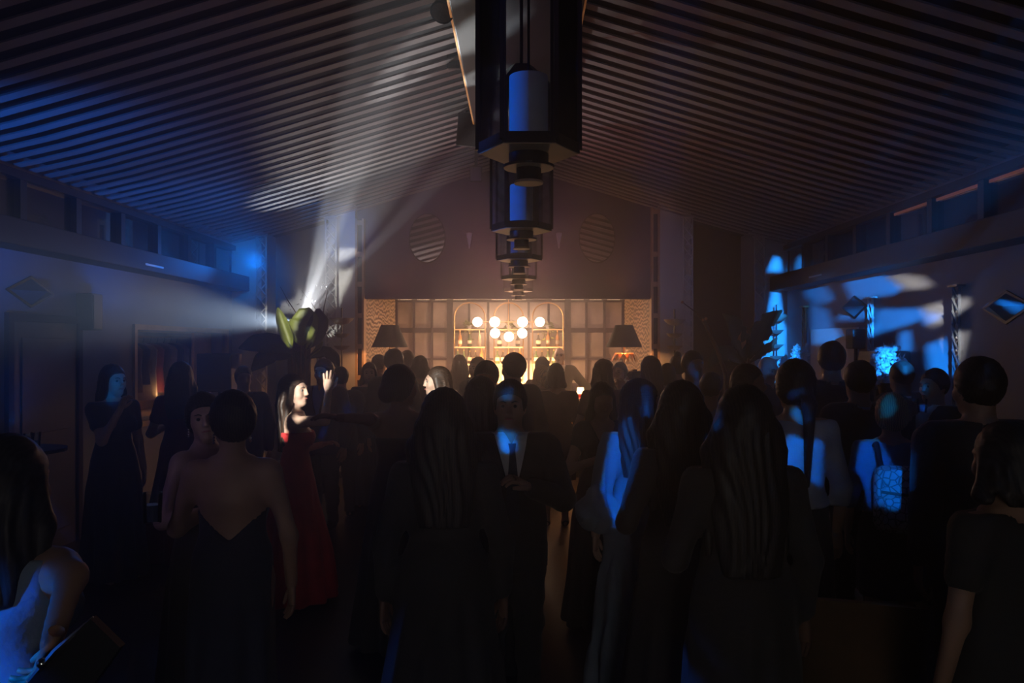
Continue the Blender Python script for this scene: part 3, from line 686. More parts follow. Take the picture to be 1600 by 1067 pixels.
leaf([lp(462,552), lp(430,536), lp(400,536), lp(373,544)], [0.02, 0.10, 0.12, 0.10, 0.01], M_LEAFD, t, 0.3)
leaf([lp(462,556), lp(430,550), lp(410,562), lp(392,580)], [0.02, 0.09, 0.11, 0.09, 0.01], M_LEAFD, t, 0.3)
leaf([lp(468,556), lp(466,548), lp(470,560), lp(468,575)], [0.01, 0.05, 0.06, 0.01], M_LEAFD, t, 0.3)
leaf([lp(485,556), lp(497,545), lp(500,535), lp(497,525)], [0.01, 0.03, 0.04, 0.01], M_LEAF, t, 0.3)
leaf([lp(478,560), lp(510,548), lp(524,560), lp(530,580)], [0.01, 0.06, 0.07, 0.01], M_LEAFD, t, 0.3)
for px, py in ((455,545),(470,540),(478,545),(462,552),(485,556)):
    e = lp(px, py); MB().tube([(0, 0, 0.4), Vector((e.x*0.4, 0, 1.0)), e], [0.03, 0.022, 0.012], 8).build('stem', M_STEM, t, smooth=True)
# beaded twig garland sparkling in the beam
t = thing('beaded_branch', 'thin dark branch strung with sparkling beads above the banana plant', 'branch', (P(500,0,10.2).x, 10.2, 0))
o0 = Vector((P(500,0,10.2).x, 10.2, 0))
MB().lathe([(0.11,0),(0.12,0.4),(0.06,0.6),(0.05,0.62)], n=18).build('vase', M_BLACKP, t, smooth=True)
br = [[(500,560),(502,520),(498,490),(484,470),(470,452)], [(502,520),(506,480),(512,455),(503,440)], [(500,540),(470,500),(450,470),(438,448)]]
bd = MB()
for b in br:
    pts = [P(px, py, 10.2) - o0 for px, py in b]
    MB().tube([(0,0,0.6)] + pts, [0.012] + [0.009 - 0.0016*i for i in range(len(pts))], 6).build('twig', M_STEM, t, smooth=True)
    for a, b2 in zip(pts[:-1], pts[1:]):
        for k in range(9):
            q = a.lerp(b2, k/9) + Vector((random.gauss(0,.06), random.gauss(0,.05), random.gauss(0,.06))); bd.ball(q, random.uniform(0.005, 0.011), 6)
b_ = bd.build('beads', mat('bead', (0.9, 0.95, 1.0), 0.1, 0.4, var=0), t, smooth=True); b_['kind'] = 'stuff'

yq = 10.2; base = P(1168, 0, yq)
t = thing('bird_of_paradise', 'dark ragged leafed plant with one tan leaf before the blue corner', 'plant', (base.x, yq, 0))
planter(t)
def lp(px, py, y=yq): return P(px, py, y) - Vector((base.x, yq, 0))
leaf([lp(1170,560), lp(1182,528), lp(1200,500), lp(1222,485)], [0.02, 0.12, 0.14, 0.10, 0.01], M_LEAFD, t, 0.35, ragged=0.5)
leaf([lp(1172,566), lp(1190,552), lp(1204,540), lp(1214,528)], [0.01, 0.05, 0.06, 0.01], M_LEAFD, t, 0.35, ragged=0.4)
leaf([lp(1164,565), lp(1158,535), lp(1146,505), lp(1130,490)], [0.02, 0.12, 0.14, 0.10, 0.01], M_LEAFD, t, 0.3, ragged=0.3)
leaf([lp(1157,546), lp(1158,535), lp(1162,525), lp(1163,515)], [0.02, 0.06, 0.06, 0.03], M_LEAFO, t, 0.2)  # single tan leaf among the dark ones
leaf([lp(1162,570), lp(1140,552), lp(1120,556), lp(1106,575)], [0.02, 0.10, 0.11, 0.01], M_LEAFD, t, 0.3)
for px, py in ((1170,560),(1164,565),(1172,566),(1162,570)):
    e = lp(px, py); MB().tube([(0, 0, 0.4), Vector((e.x*0.4, 0, 1.0)), e], [0.03, 0.022, 0.012], 8).build('stem', M_STEM, t, smooth=True)
yb = 9.7; base = P(1135, 0, yb); o0 = Vector((base.x, yb, 0))
t = thing('bare_branch', 'bare cut branch with pale tips leaning before the dark recess', 'branch', o0)
MB().lathe([(0.13,0),(0.15,0.3),(0.07,0.62),(0.06,0.65)], n=18).build('vase', M_BLACKP, t, smooth=True)
for b in ([(1134,585),(1120,545),(1104,512),(1098,500)], [(1104,512),(1090,490),(1066,472)], [(1113,530),(1110,512),(1103,498)]):
    pts = [P(px, py, yb) - o0 for px, py in b]
    MB().tube(([(0,0,0.6)] if b[0][0] == 1134 else []) + pts, [0.03, 0.026, 0.022, 0.016, 0.010][:len(pts)+(b[0][0] == 1134)] if b[0][0] == 1134 else [0.014, 0.009, 0.005], 7).build('branch', M_STEM, t, smooth=True)
    MB().ball(pts[-1], 0.02, 8).build('tip', M_LEAFO, t, smooth=True)

# pale flower arrangements lit blue
def blossoms(label, px, py, y, R, n):
    c = P(px, py, y); t = thing('flower_arrangement', label, 'flowers', (c.x, y, 0))
    m = MB()
    for i in range(n):
        a = random.uniform(0, 2*PI); h = random.uniform(-1, 1); rr = R*random.uniform(0.3, 1)*math.sqrt(1-h*h*0.6)
        q = Vector((rr*math.cos(a), rr*math.sin(a)*0.7, c.z + h*R*1.2)); L = random.uniform(0.03, 0.06)
        for k in range(5):
            dd = Vector((random.gauss(0,1), random.gauss(0,1), random.gauss(0,1))).normalized(); sd = dd.orthogonal().normalized()*L*0.5
            m.add([q, q+dd*L*.5+sd, q+dd*L*1.1, q+dd*L*.5-sd, q+dd*L*0.6+dd.cross(sd)*0.3], [(0,1,4),(1,2,4),(2,3,4),(3,0,4)])
    b = m.build('blossoms', mat('pale_blossom', (0.6, 0.6, 0.62), 0.7), t); b['kind'] = 'stuff'
    MB().lathe([(0.11,0),(0.12,0.05),(0.05,0.15),(0.05,c.z-R*1.1-0.2),(0.09,c.z-R*0.9)], n=18).build('pedestal_vase', M_BLACKP, t, smooth=True)
blossoms('tall arrangement of pale blossoms lit blue before the side wall', 1386, 574, 7.9, 0.17, 130)
blossoms('small pale blossom arrangement by the bronze lattice strip', 1252, 556, 10.3, 0.11, 60)

# ------------------------------------------------------------------ speakers, boxes and furniture
def pa_speaker(label, c, s, rz=0):
    t = thing('loudspeaker', label, 'speaker', c, rz)
    cb = MB().box((-s[0]/2, -s[1]/2, 0), (s[0]/2, s[1]/2, s[2]), ch=0.015).build('cabinet', M_BLACKP, t)
    MB().box((-s[0]/2+0.02, -s[1]/2-0.01, 0.03), (s[0]/2-0.02, -s[1]/2, s[2]-0.03), ch=0.004).build('grille', M_BLACK, cb)
    return t
pp = P(343, 553, 9.3)
q = pa_speaker('large black loudspeaker standing in front of the coat niche', (pp.x, 9.3, 1.35), (0.40, 0.36, 0.44)); 
MB().tube([(0,0,0), (0,0,-1.33)], 0.02, 8).build('pole', M_BLACK, q, smooth=True)
MB().lathe([(0.22,-1.35),(0.22,-1.335),(0.03,-1.32)], n=20).build('foot', M_BLACK, q, smooth=True)
pp = P(1337, 545, 8.9)
q = pa_speaker('black loudspeaker on a stand before the blue lit wall board', (pp.x, 8.9, pp.z), (0.15, 0.2, 0.22))
MB().tube([(0,0,0), (0,0,-pp.z+0.02)], 0.02, 8).build('pole', M_BLACK, q, smooth=True); MB().lathe([(0.2,-pp.z),(0.2,-pp.z+0.02),(0.03,-pp.z+0.03)], n=20).build('foot', M_BLACK, q, smooth=True)
pp = LW(127, 485)
t = thing('wall_speaker', 'narrow dark column speaker on the wall beyond the dark door', 'speaker', (XL, ly(127), 2.03))
MB().box((0, -0.10, 0), (0.16, 0.10, 0.36), ch=0.01).build('cabinet', M_BLACKP, t); MB().box((0.16, -0.08, 0.02), (0.168, 0.08, 0.34)).build('grille', M_BLACK, t)
y0, y1 = ry(1345), ry(1272); zc0 = P(0, 513, (y0+y1)/2).z
t = thing('wall_board', 'flat pale board leaning on the side wall under blue light', 'board', (XR-0.02, (y0+y1)/2, 0.9))
MB().box((-0.03, -(y1-y0)/2, 0), (0, (y1-y0)/2, zc0-0.9), ch=0.006).build('board', M_WHITE, t); MB().box((-0.05, -(y1-y0)/2, -0.03), (0, (y1-y0)/2, 0)).build('ledge', M_WHITE, t)
pp = P(1414, 548, 8.3)
t = thing('side_cabinet', 'slim dark cabinet with pale blue sheen against the side wall', 'cabinet', (XR-0.24, 8.3, 0))
MB().box((-0.14, -0.2, 0.03), (0.22, 0.2, pp.z), ch=0.008).build('body', mat('grey_cabinet', (0.10, 0.11, 0.13), 0.45), t); cd = MB().box((-0.155, -0.18, 0.08), (-0.14, 0.18, pp.z-0.05), ch=0.004).build('door', MATS['grey_cabinet'], t)
MB().tube([(-0.17, 0.12, 1.0), (-0.17, 0.12, 1.2)], 0.008, 8).build('handle', M_BLACK, cd)

# high table with glasses by the door
t = thing('high_table', 'dark high bar table in front of the dark door', 'table', (-3.72, 5.95, 0))
MB().lathe([(0.30, 1.085), (0.30, 1.11)], n=32).build('tabletop', M_BLACKP, t); MB().lathe([(0.03, 0.02), (0.03, 1.085)], n=12).build('leg', M_BLACK, t, smooth=True); MB().lathe([(0.22,0),(0.22,0.012),(0.04,0.03)], n=28).build('base', M_BLACK, t, smooth=True)
gp = None
for i, (px, y) in enumerate(((5, 5.95), (45, 5.9), (56, 5.98))):
    c = P(px, 0, y)
    if gp is None:
        gp = thing('tumbler', '', 'glass', (c.x, y, 1.11)); q = gp
        MB().lathe([(0.028,0),(0.036,0.12),(0.033,0.12),(0.026,0.01),(0.0005,0.008)], n=20, cap=False).build('glass_body', M_GLASS, gp, smooth=True)
        MB().lathe([(0.0255,0.011),(0.029,0.06)], n=16).build('drink', mat('clear_drink', (0.5, 0.6, 0.8), 0.1), gp, smooth=True)
    else: q = dup(gp)
    q.location = (c.x, y, 1.11); tag(q, ['tall tumbler on the high table, alone at the table rim', 'tall tumbler on the high table, first of the close pair', 'tall tumbler on the high table, second of the close pair'][i], 'glass', 'tumblers on the high table')
light('tumbler_blue', 'SPOT', (-2.9, 4.2, 2.8), 160, BLUE, (-3.8, 5.95, 1.17), 0.03, 12, 0.5)

# tub chairs in the dark
def tub_chair(label, x, y, rz, m):
    t = thing('tub_chair', label, 'chair', (x, y, 0), rz)
    MB().box((-0.26, -0.26, 0.36), (0.26, 0.24, 0.47), ch=0.03).build('seat', m, t)
    mb = MB(); n = 18; vs = []; fs = []
    for i in range(n+1):
        a = PI*1.15*i/n - PI*0.075
        for r, z in ((0.30, 0.38), (0.33, 0.80 + 0.10*math.sin(max(0, min(PI, a)))), (0.29, 0.80 + 0.10*math.sin(max(0, min(PI, a)))), (0.26, 0.38)): vs.append((r*math.cos(a), r*math.sin(a), z))
    for i in range(n):
        for k in range(4): fs.append((i*4+k, i*4+(k+1)%4, (i+1)*4+(k+1)%4, (i+1)*4+k))
    fs += [(0,1,2,3), tuple(n*4+k for k in (3,2,1,0))]
    mb.add(vs, fs).build('backrest', m, t, smooth=True)
    for a, b in ((-1,-1),(1,-1),(-1,1),(1,1)): MB().tube([(a*0.2, b*0.18, 0.37), (a*0.23, b*0.21, 0)], [0.02, 0.014], 8).build('leg', M_BLACK, t, smooth=True)
    return t
M_TUB = mat('ochre_velvet', (0.10, 0.055, 0.02), 0.8, sheen=0.2)
tub_chair('ochre tub chair with tall curved back, beside the large long haired woman', 1.36, 3.35, PI-0.3, M_TUB)
t = thing('hand_bag', 'dark hand bag with shiny copper clasp near the lower picture corner', 'bag', (1.29, 2.25, 0))
MB().box((-0.16, -0.07, 0), (0.16, 0.07, 0.24), ch=0.03).build('body', M_BLACKP, t); MB().tube([(-0.1,0,0.235),(-0.09,0,0.36),(0.0,0,0.41),(0.09,0,0.36),(0.1,0,0.235)], 0.008, 8).build('handle', M_BLACK, t, smooth=True)
MB().tube([(-0.03,-0.075,0.20),(0.0,-0.08,0.185),(0.035,-0.075,0.17)], 0.006, 6).build('clasp', mat('copper', (0.9, 0.4, 0.2), 0.2, 1.0), t, smooth=True)

# clothes on the niche rail
GC = [(0.5,0.45,0.42),(0.12,0.10,0.14),(0.35,0.24,0.2),(0.06,0.06,0.10),(0.55,0.5,0.46),(0.25,0.05,0.07),(0.1,0.1,0.12),(0.45,0.36,0.3),(0.08,0.07,0.09),(0.6,0.5,0.38)]
names = ['ash grey', 'plum black', 'brown', 'navy', 'pale grey', 'wine red', 'charcoal', 'tan', 'black', 'cream']
for i in range(10):
    y = NY0 + 0.45 + i*(NY1-NY0-0.75)/10
    t = thing('hanging_coat', '%s garment on a hanger in the coat niche' % names[i], 'coat', (XL-0.5, y, NZ1-0.085), 0, 'garments on the niche rail')
    h = 0.55 + 0.3*((i*37) % 10)/10
    m = mat('cloth_%d' % i, GC[i], 0.85, bump=0.3, bscale=20)
    vs = []; fs = []; n = 16
    for z, rx, ryy in ((-0.06, 0.03, 0.025), (-0.10, 0.14, 0.035), (-0.15, 0.19, 0.04), (-0.4, 0.17, 0.05), (-h, 0.19, 0.055)):
        for k in range(n):
            a = 2*PI*k/n; f = 1 + (0.25*math.sin(5*a+i) if z < -0.3 else 0); vs.append((rx*math.cos(a), ryy*f*math.sin(a), z))
    for j in range(4):
        for k in range(n): fs.append((j*n+k, j*n+(k+1)%n, (j+1)*n+(k+1)%n, (j+1)*n+k))
    fs += [tuple(range(n)), tuple(reversed([4*n+k for k in range(n)]))]
    MB().add(vs, fs).build('garment', m, t, smooth='all')
    MB().tube([(0,0,0.016),(0.014,0,0.008),(0.012,0,-0.02),(0,0,-0.05),(0,0,-0.07)], 0.003, 5).build('hanger_hook', M_BLACK, t)

# ------------------------------------------------------------------ moving heads and pattern projectors
def moving_head(label, c, target, floor=True):
    t = thing('moving_head', label, 'stage light', c)
    d = (Vector(target)-Vector(c)).to_track_quat('-Z', 'Y').to_matrix().to_4x4()
    h = MB().lathe([(0.06,0.34),(0.10,0.30),(0.115,0.12),(0.10,0.06),(0.09,0.05)], n=20, M=d).build('head', M_BLACKP, t, smooth=True)
    MB().tube([(-0.15,0,0.05),(-0.16,0,-0.16),(0,0,-0.2),(0.16,0,-0.16),(0.15,0,0.05)], 0.02, 8).build('yoke', M_BLACK, t, smooth=True)
    MB().box((-0.14,-0.12,-0.3), (0.14,0.12,-0.2), ch=0.01).build('base', M_BLACKP, t)
    if floor: MB().box((-0.16,-0.16,-c[2]), (0.16,0.16,-0.3), ch=0.01).build('plinth', M_BLACKP, t)
    return t
moving_head('black moving head stage light on a plinth behind the banana plant', (SRC.x, SRC.y+0.14, SRC.z), (SRC.x+0.9, 5, 3.2))

def projector(label, L, axis, polys, energy, color, d=0.3, r=0.0012, half=0.36):
    """a real pattern projector: a bright lamp behind a metal plate with cut-outs"""
    L = Vector(L); t = thing('pattern_projector', label, 'stage light', L)
    n = (Vector(axis)-L).normalized(); u = n.cross(Vector((0,0,1))).normalized(); v = u.cross(n)
    vs = [Vector(q) for q in ((-half,-half),(half,-half),(half,half),(-half,half))]; edges = [(0,1),(1,2),(2,3),(3,0)]; P2 = []
    for pl in polys:
        q = []
        for p in pl:
            w = Vector(p)-L; k = d/w.dot(n); q.append(Vector((w.dot(u)*k, w.dot(v)*k)))
        o = len(vs); vs += q; edges += [(o+i, o+(i+1) % len(q)) for i in range(len(q))]; P2.append(q)
    V, E, Fc, _, _, _ = delaunay_2d_cdt([Vector((q.x, q.y)) for q in vs], edges, [], 1, 1e-6)
    def inside(p, poly):
        c = False
        for i in range(len(poly)):
            a, b = poly[i], poly[i-1]
            if (a.y > p.y) != (b.y > p.y) and p.x < (b.x-a.x)*(p.y-a.y)/(b.y-a.y)+a.x: c = not c
        return c
    keep = []
    for f in Fc:
        cc = Vector((sum(V[i].x for i in f)/len(f), sum(V[i].y for i in f)/len(f)))
        if not any(inside(cc, q) for q in P2): keep.append(tuple(f))
    def w3(a, b, c): return u*a + v*b + n*c
    MB().add([w3(q.x, q.y, d) for q in V], keep).build('pattern_plate', M_BLACK, t, fix=False)
    h = half; mb = MB()
    vs = [w3(-h,-h,d), w3(h,-h,d), w3(h,h,d), w3(-h,h,d), w3(-h,-h,-0.08), w3(h,-h,-0.08), w3(h,h,-0.08), w3(-h,h,-0.08)]
    mb.add(vs, [(0,1,5,4),(1,2,6,5),(2,3,7,6),(3,0,4,7),(4,5,6,7)]).build('housing', M_BLACK, t, fix=False)
    top = zc(L.x)-0.03 - L.z; MB().tube([(0,0,0.45), (0,0,top)], 0.02, 8).build('bracket', M_BLACK, t)
    light('projector_lamp', 'POINT', L, energy, color, None, r)
def poly(f, pts): return [f(*p) for p in pts]
def at(y): return lambda px, py: P(px, py, y)
wallwhite = [poly(RW, [(1384,426),(1441,434),(1456,449),(1414,452)]), poly(RW, [(1441,479),(1509,466),(1512,478),(1458,512)]), poly(RW, [(1475,526),(1509,519),(1500,556),(1490,574)])]
projector('white pattern projector aimed along the side wall', (1.95, -1.05, 3.1), (3.9, 7.6, 2.3), wallwhite, 26000, (0.95, 0.92, 0.84))
white = [
  poly(at(11.9), [(525,389),(556,388),(559,396),(540,404),(525,409)]), poly(at(11.9), [(525,424),(552,420),(546,440),(532,468),(526,484)]),
  poly(at(12.6), [(440,474),(463,466),(468,450),(478,468),(496,484),(490,494),(440,486)]), poly(at(12.6), [(424,508),(436,482),(446,500),(452,520),(449,537)]),
  poly(at(5.85), [(461,602),(470,592),(488,594),(490,630),(470,638),(460,634)]), poly(at(5.85), [(441,622),(449,616),(449,652),(440,650)]), poly(at(5.75), [(502,570),(526,570),(522,600),(516,614),(506,612)]),
  poly(at(5.9), [(444,662),(458,642),(462,655),(460,692),(446,690)]), poly(at(5.8), [(466,652),(488,645),(492,656),(476,664)]),
  poly(at(9.6), [(431,478),(446,478),(462,536),(450,542)]), poly(at(9.6), [(452,486),(480,480),(464,505),(462,518),(452,508)]), poly(at(9.6), [(481,512),(490,514),(488,531),(481,529)]),
  poly(at(6.8), [(655,585),(665,572),(704,576),(706,614),(660,618)])]
projector('white pattern projector hung near the camera side', (-2.6, -0.6, 3.0), (-2.0, 9.0, 2.2), white, 8500, (0.95, 0.94, 0.88))
blue = [poly(RW, [(1256,441),(1285,440),(1304,467),(1285,476),(1258,464)]), poly(RW, [(1267,466),(1277,479),(1294,485),(1300,512),(1318,539),(1267,539)]), poly(RW, [(1318,438),(1375,428),(1412,450),(1396,460),(1330,468)]),
  poly(RW, [(1313,492),(1348,482),(1366,483),(1366,499),(1305,500)]), poly(RW, [(1373,483),(1440,483),(1454,492),(1420,507),(1373,520),(1354,528),(1351,515),(1368,503)]),
  poly(RW, [(1407,518),(1421,518),(1424,549),(1404,549)]), poly(RW, [(1448,539),(1478,529),(1493,593),(1451,576)]), poly(RW, [(1540,476),(1598,480),(1590,490),(1560,485)]),
  poly(RW, [(1440,500),(1462,488),(1470,497),(1446,508)]),
  poly(at(11.9), [(1199,424),(1222,424),(1219,405),(1213,400),(1207,406)]), poly(at(11.9), [(1197,508),(1224,508),(1218,458),(1212,448),(1206,458)]), poly(at(11.9), [(1188,600),(1228,600),(1228,508),(1200,508),(1190,530)]),
  poly(RW, [(1232,424),(1255,418),(1246,405),(1238,402)]), poly(at(7.9), [(1370,545),(1400,545),(1398,600),(1384,606),(1372,590)])]
projector('blue pattern projector hung near the camera side', (0.95, -1.05, 3.05), (3.9, 8.8, 2.2), blue, 48000, (0.01, 0.26, 1.0))
bl2 = [poly(at(4.2), [(1226,622),(1248,614),(1258,618),(1238,628)]), poly(at(4.3), [(1232,648),(1252,640),(1264,668),(1258,674),(1238,662)]), poly(at(4.3), [(1222,694),(1240,690),(1254,700),(1250,760),(1236,772),(1222,744)]), poly(at(4.3), [(1268,695),(1284,700),(1282,765),(1264,760)]),
  poly(at(7.8), [(1192,566),(1206,558),(1213,570),(1208,584),(1196,590),(1190,580)]), poly(at(7.8), [(1175,562),(1179,562),(1178,590),(1174,590)]),
  poly(at(4.5), [(1377,622),(1394,614),(1398,640),(1386,656),(1377,648)]), poly(at(4.5), [(1338,730),(1348,680),(1366,672),(1396,730),(1412,750),(1408,802),(1386,806),(1362,790),(1350,745)]),
  poly(at(3.88), [(778,662),(806,672),(806,702),(784,704)]), poly(at(4.2), [(944,740),(958,662),(984,650),(1002,690),(990,760),(966,830),(940,760)]), poly(at(3.9), [(1098,704),(1112,702),(1112,734),(1100,736)]),
  poly(at(4.2), [(1004,596),(1020,600),(1018,650),(1004,650)]), poly(at(3.95), [(780,606),(802,604),(800,622),(782,622)]), poly(at(5.8), [(1432,598),(1450,592),(1450,612),(1434,612)]), poly(at(5.75), [(1434,632),(1450,630),(1450,642),(1434,642)]),
  poly(at(7.5), [(1070,575),(1082,572),(1100,612),(1092,616)]), poly(at(7), [(1112,585),(1140,575),(1136,600),(1112,600)]), poly(at(7), [(1285,585),(1296,580),(1296,600),(1288,598)]), poly(at(7), [(1304,585),(1312,576),(1312,600),(1305,600)]),
  poly(at(8), [(490,565),(516,565),(512,585),(496,590)]), poly(at(6.5), [(172,575),(192,575),(198,612),(178,640),(164,630),(172,610)]), poly(at(5.9), [(490,645),(508,605),(508,640),(494,652)]), poly(at(6.9), [(528,612),(552,610),(550,640),(534,638)])]
projector('small blue pattern projector hung beside the camera', (0.0, -0.62, 2.62), (0.5, 6.0, 1.6), bl2, 1600, (0.0, 0.20, 1.0))
# ------------------------------------------------------------------ people: signed distance figures, one continuous skin surface each
f32 = np.float32
class Field:
    def __init__(s, xs, ys, zs):
        s.ax = [np.asarray(a, f32) for a in (xs, ys, zs)]; s.v = np.full([len(a) for a in s.ax], 1.0, f32)
    def sub(s, lo, hi):
        sl = []
        for a, l, h in zip(s.ax, lo, hi):
            i0 = max(0, np.searchsorted(a, l)-1); i1 = min(len(a), np.searchsorted(a, h)+1); sl.append(slice(i0, max(i1, i0+1)))
        g = [s.ax[0][sl[0]][:,None,None], s.ax[1][sl[1]][None,:,None], s.ax[2][sl[2]][None,None,:]]
        return tuple(sl), g
    def add(s, fn, lo, hi, k=0.02, op='u'):
        sl, g = s.sub(lo, hi); d = fn(*g).astype(f32); a = s.v[sl]
        if op == 'u':
            h = np.maximum(k-np.abs(a-d), 0)/k if k > 0 else 0; r = np.minimum(a, d) - h*h*k*0.25
        else:   # subtract
            b = -d; h = np.maximum(k-np.abs(a-b), 0)/k if k > 0 else 0; r = np.maximum(a, b) + h*h*k*0.25
        s.v[sl] = r
    def copy(s):
        c = Field.__new__(Field); c.ax = s.ax; c.v = s.v.copy(); return c
    def cone(s, a, b, ra, rb, k=0.02, pad=0.07):
        a = np.array(a, f32); b = np.array(b, f32); R = max(ra, rb)+pad; ba = b-a; L2 = float(ba@ba)+1e-9
        def fn(x, y, z):
            px, py, pz = x-a[0], y-a[1], z-a[2]
            t = np.clip((px*ba[0]+py*ba[1]+pz*ba[2])/L2, 0, 1)
            return np.sqrt((px-t*ba[0])**2+(py-t*ba[1])**2+(pz-t*ba[2])**2) - (ra+(rb-ra)*t)
        s.add(fn, np.minimum(a,b)-R, np.maximum(a,b)+R, k)
    def ell(s, c, r, k=0.02, M=None, op='u', pad=0.06, o=(0,0,0)):
        c = np.array(c, f32); r = np.array(r, f32)
        def fn(x, y, z):
            if M is None: p = (x-c[0], y-c[1], z-c[2])
            else:
                q = (x-o[0], y-o[1], z-o[2]); p = [M[0,i]*q[0]+M[1,i]*q[1]+M[2,i]*q[2] - c[i] for i in range(3)]
            k0 = np.sqrt((p[0]/r[0])**2+(p[1]/r[1])**2+(p[2]/r[2])**2); k1 = np.sqrt((p[0]/r[0]**2)**2+(p[1]/r[1]**2)**2+(p[2]/r[2]**2)**2)
            return k0*(k0-1)/np.maximum(k1, 1e-5)
        cc = c if M is None else np.array(o) + M@c
        R = float(r.max())+pad
        s.add(fn, cc-R, cc+R, k, op)
    def prof(s, zs, rx, ry, cy=0.0, k=0.02, fold=None, pad=0.07, cx=0.0, infl=0.0):
        zs = np.array(zs, f32); rx = np.array(rx, f32)+infl; ry = np.array(ry, f32)+infl
        cy = np.array(cy if np.ndim(cy) else [cy]*len(zs), f32)
        def fn(x, y, z):
            a = np.interp(z.ravel(), zs, rx)[None,None,:]; b = np.interp(z.ravel(), zs, ry)[None,None,:]; c = np.interp(z.ravel(), zs, cy)[None,None,:]
            q = np.sqrt(((x-cx)/a)**2+((y-c)/b)**2)
            m = np.sqrt((x-cx)**2+(y-c)**2)
            d = m*(1-1/np.maximum(q, 1e-3))
            if fold is not None: d = d + fold(np.arctan2(y-c, x-cx), z)
            return np.maximum(d, np.maximum(zs[0]-z, z-zs[-1]))
        R = max(rx.max(), ry.max())+pad
        s.add(fn, (-R+cx, -R+cy.min(), zs[0]-pad), (R+cx, R+cy.max(), zs[-1]+pad), k)

def surfnet(v, ax):
    v = v.copy()
    for q in range(3):
        sl = [slice(None)]*3
        for e in (0, -1): sl[q] = e; v[tuple(sl)] = np.maximum(v[tuple(sl)], 1e-3)
    neg = v < 0
    c = [neg[i:neg.shape[0]-1+i, j:neg.shape[1]-1+j, k:neg.shape[2]-1+k] for i in (0,1) for j in (0,1) for k in (0,1)]
    cnt = np.zeros(c[0].shape, np.int8)
    for q in c: cnt += q
    act = (cnt > 0) & (cnt < 8)
    I, J, K = np.nonzero(act); n = len(I)
    idx = np.full(act.shape, -1, np.int32); idx[act] = np.arange(n)
    acc = np.zeros((n,3), f32); num = np.zeros(n, f32); X = ax
    cs = [(0,0,0),(1,0,0),(0,1,0),(1,1,0),(0,0,1),(1,0,1),(0,1,1),(1,1,1)]
    for a, b in ((0,1),(2,3),(4,5),(6,7),(0,2),(1,3),(4,6),(5,7),(0,4),(1,5),(2,6),(3,7)):
        A, B = cs[a], cs[b]
        fa = v[I+A[0], J+A[1], K+A[2]]; fb = v[I+B[0], J+B[1], K+B[2]]; m = (fa < 0) != (fb < 0)
        t = np.where(m, fa/np.where(m, fa-fb, 1), 0)
        for d, G in enumerate((I, J, K)):
            p = X[d][G+A[d]]*(1-t) + X[d][G+B[d]]*t; acc[:,d] += np.where(m, p, 0)
        num += m
    V = acc/num[:,None]
    Q = []
    def emit(i, j, k, cells, flip):
        q = np.stack([idx[a, b, c_] for a, b, c_ in cells], 1)
        q[flip] = q[flip][:, ::-1]; Q.append(q)
    s = neg
    i, j, k = np.nonzero(s[:-1,1:-1,1:-1] != s[1:,1:-1,1:-1]); j += 1; k += 1
    emit(i, j, k, [(i,j-1,k-1),(i,j,k-1),(i,j,k),(i,j-1,k)], ~s[i,j,k])
    i, j, k = np.nonzero(s[1:-1,:-1,1:-1] != s[1:-1,1:,1:-1]); i += 1; k += 1
    emit(i, j, k, [(i-1,j,k-1),(i-1,j,k),(i,j,k),(i,j,k-1)], ~s[i,j,k])
    i, j, k = np.nonzero(s[1:-1,1:-1,:-1] != s[1:-1,1:-1,1:]); i += 1; j += 1
    emit(i, j, k, [(i-1,j-1,k),(i,j-1,k),(i,j,k),(i-1,j,k)], ~s[i,j,k])
    return V, (np.concatenate(Q) if Q else np.zeros((0,4), np.int32))

def mesh_obj(name, V, Fq, m, parent, extra=None):
    me = bpy.data.meshes.new(name); nv = len(V); nf = len(Fq)
    vs = V.astype(f32); fl = Fq.astype(np.int32).ravel(); starts = np.arange(nf, dtype=np.int32)*4
    if extra:
        ev, ef = extra; vs = np.concatenate([vs, np.array(ev, f32)]); 
        q = []
        for f in ef: q += [i+nv for i in f]
        st = np.cumsum([0]+[len(f) for f in ef])[:-1] + len(fl); fl = np.concatenate([fl, np.array(q, np.int32)]); starts = np.concatenate([starts, st.astype(np.int32)])
    me.vertices.add(len(vs)); me.vertices.foreach_set('co', vs.ravel()); me.loops.add(len(fl)); me.loops.foreach_set('vertex_index', fl)
    me.polygons.add(len(starts)); me.polygons.foreach_set('loop_start', starts)
    me.update(calc_edges=True); me.polygons.foreach_set('use_smooth', np.ones(len(starts), bool)); me.validate()
    me.materials.append(m); o = bpy.data.objects.new(name, me); COL.objects.link(o)
    if parent: o.parent = parent
    return o

SKIN = {'l': mat('skin_light', (0.56, 0.36, 0.27), 0.5, var=0.08, scale=9), 'm': mat('skin_tan', (0.40, 0.24, 0.16), 0.5, var=0.08, scale=9), 'd': mat('skin_brown', (0.20, 0.11, 0.075), 0.5, var=0.08, scale=9)}
HAIR = {'black': hair_mat('hair_black', (0.026, 0.022, 0.020)), 'brown': hair_mat('hair_brown', (0.035, 0.018, 0.010)), 'blond': hair_mat('hair_blond', (0.32, 0.19, 0.08)), 'grey': hair_mat('hair_grey', (0.3, 0.3, 0.3)), 'chest': hair_mat('hair_chestnut', (0.07, 0.035, 0.018))}
M_EYE = mat('eye_white', (0.26, 0.24, 0.23), 0.2, var=0); M_IRIS = mat('iris_dark', (0.03, 0.018, 0.01), 0.15, var=0); M_LIP = mat('lip_rose', (0.42, 0.13, 0.12), 0.4); M_SHOE = mat('black_leather', (0.012, 0.01, 0.01), 0.35)
def cloth(c): return mat('cloth_%.3f_%.3f_%.3f' % c, c, 0.85, var=0.15, scale=8, bump=0.25, bscale=55, sheen=0.1)

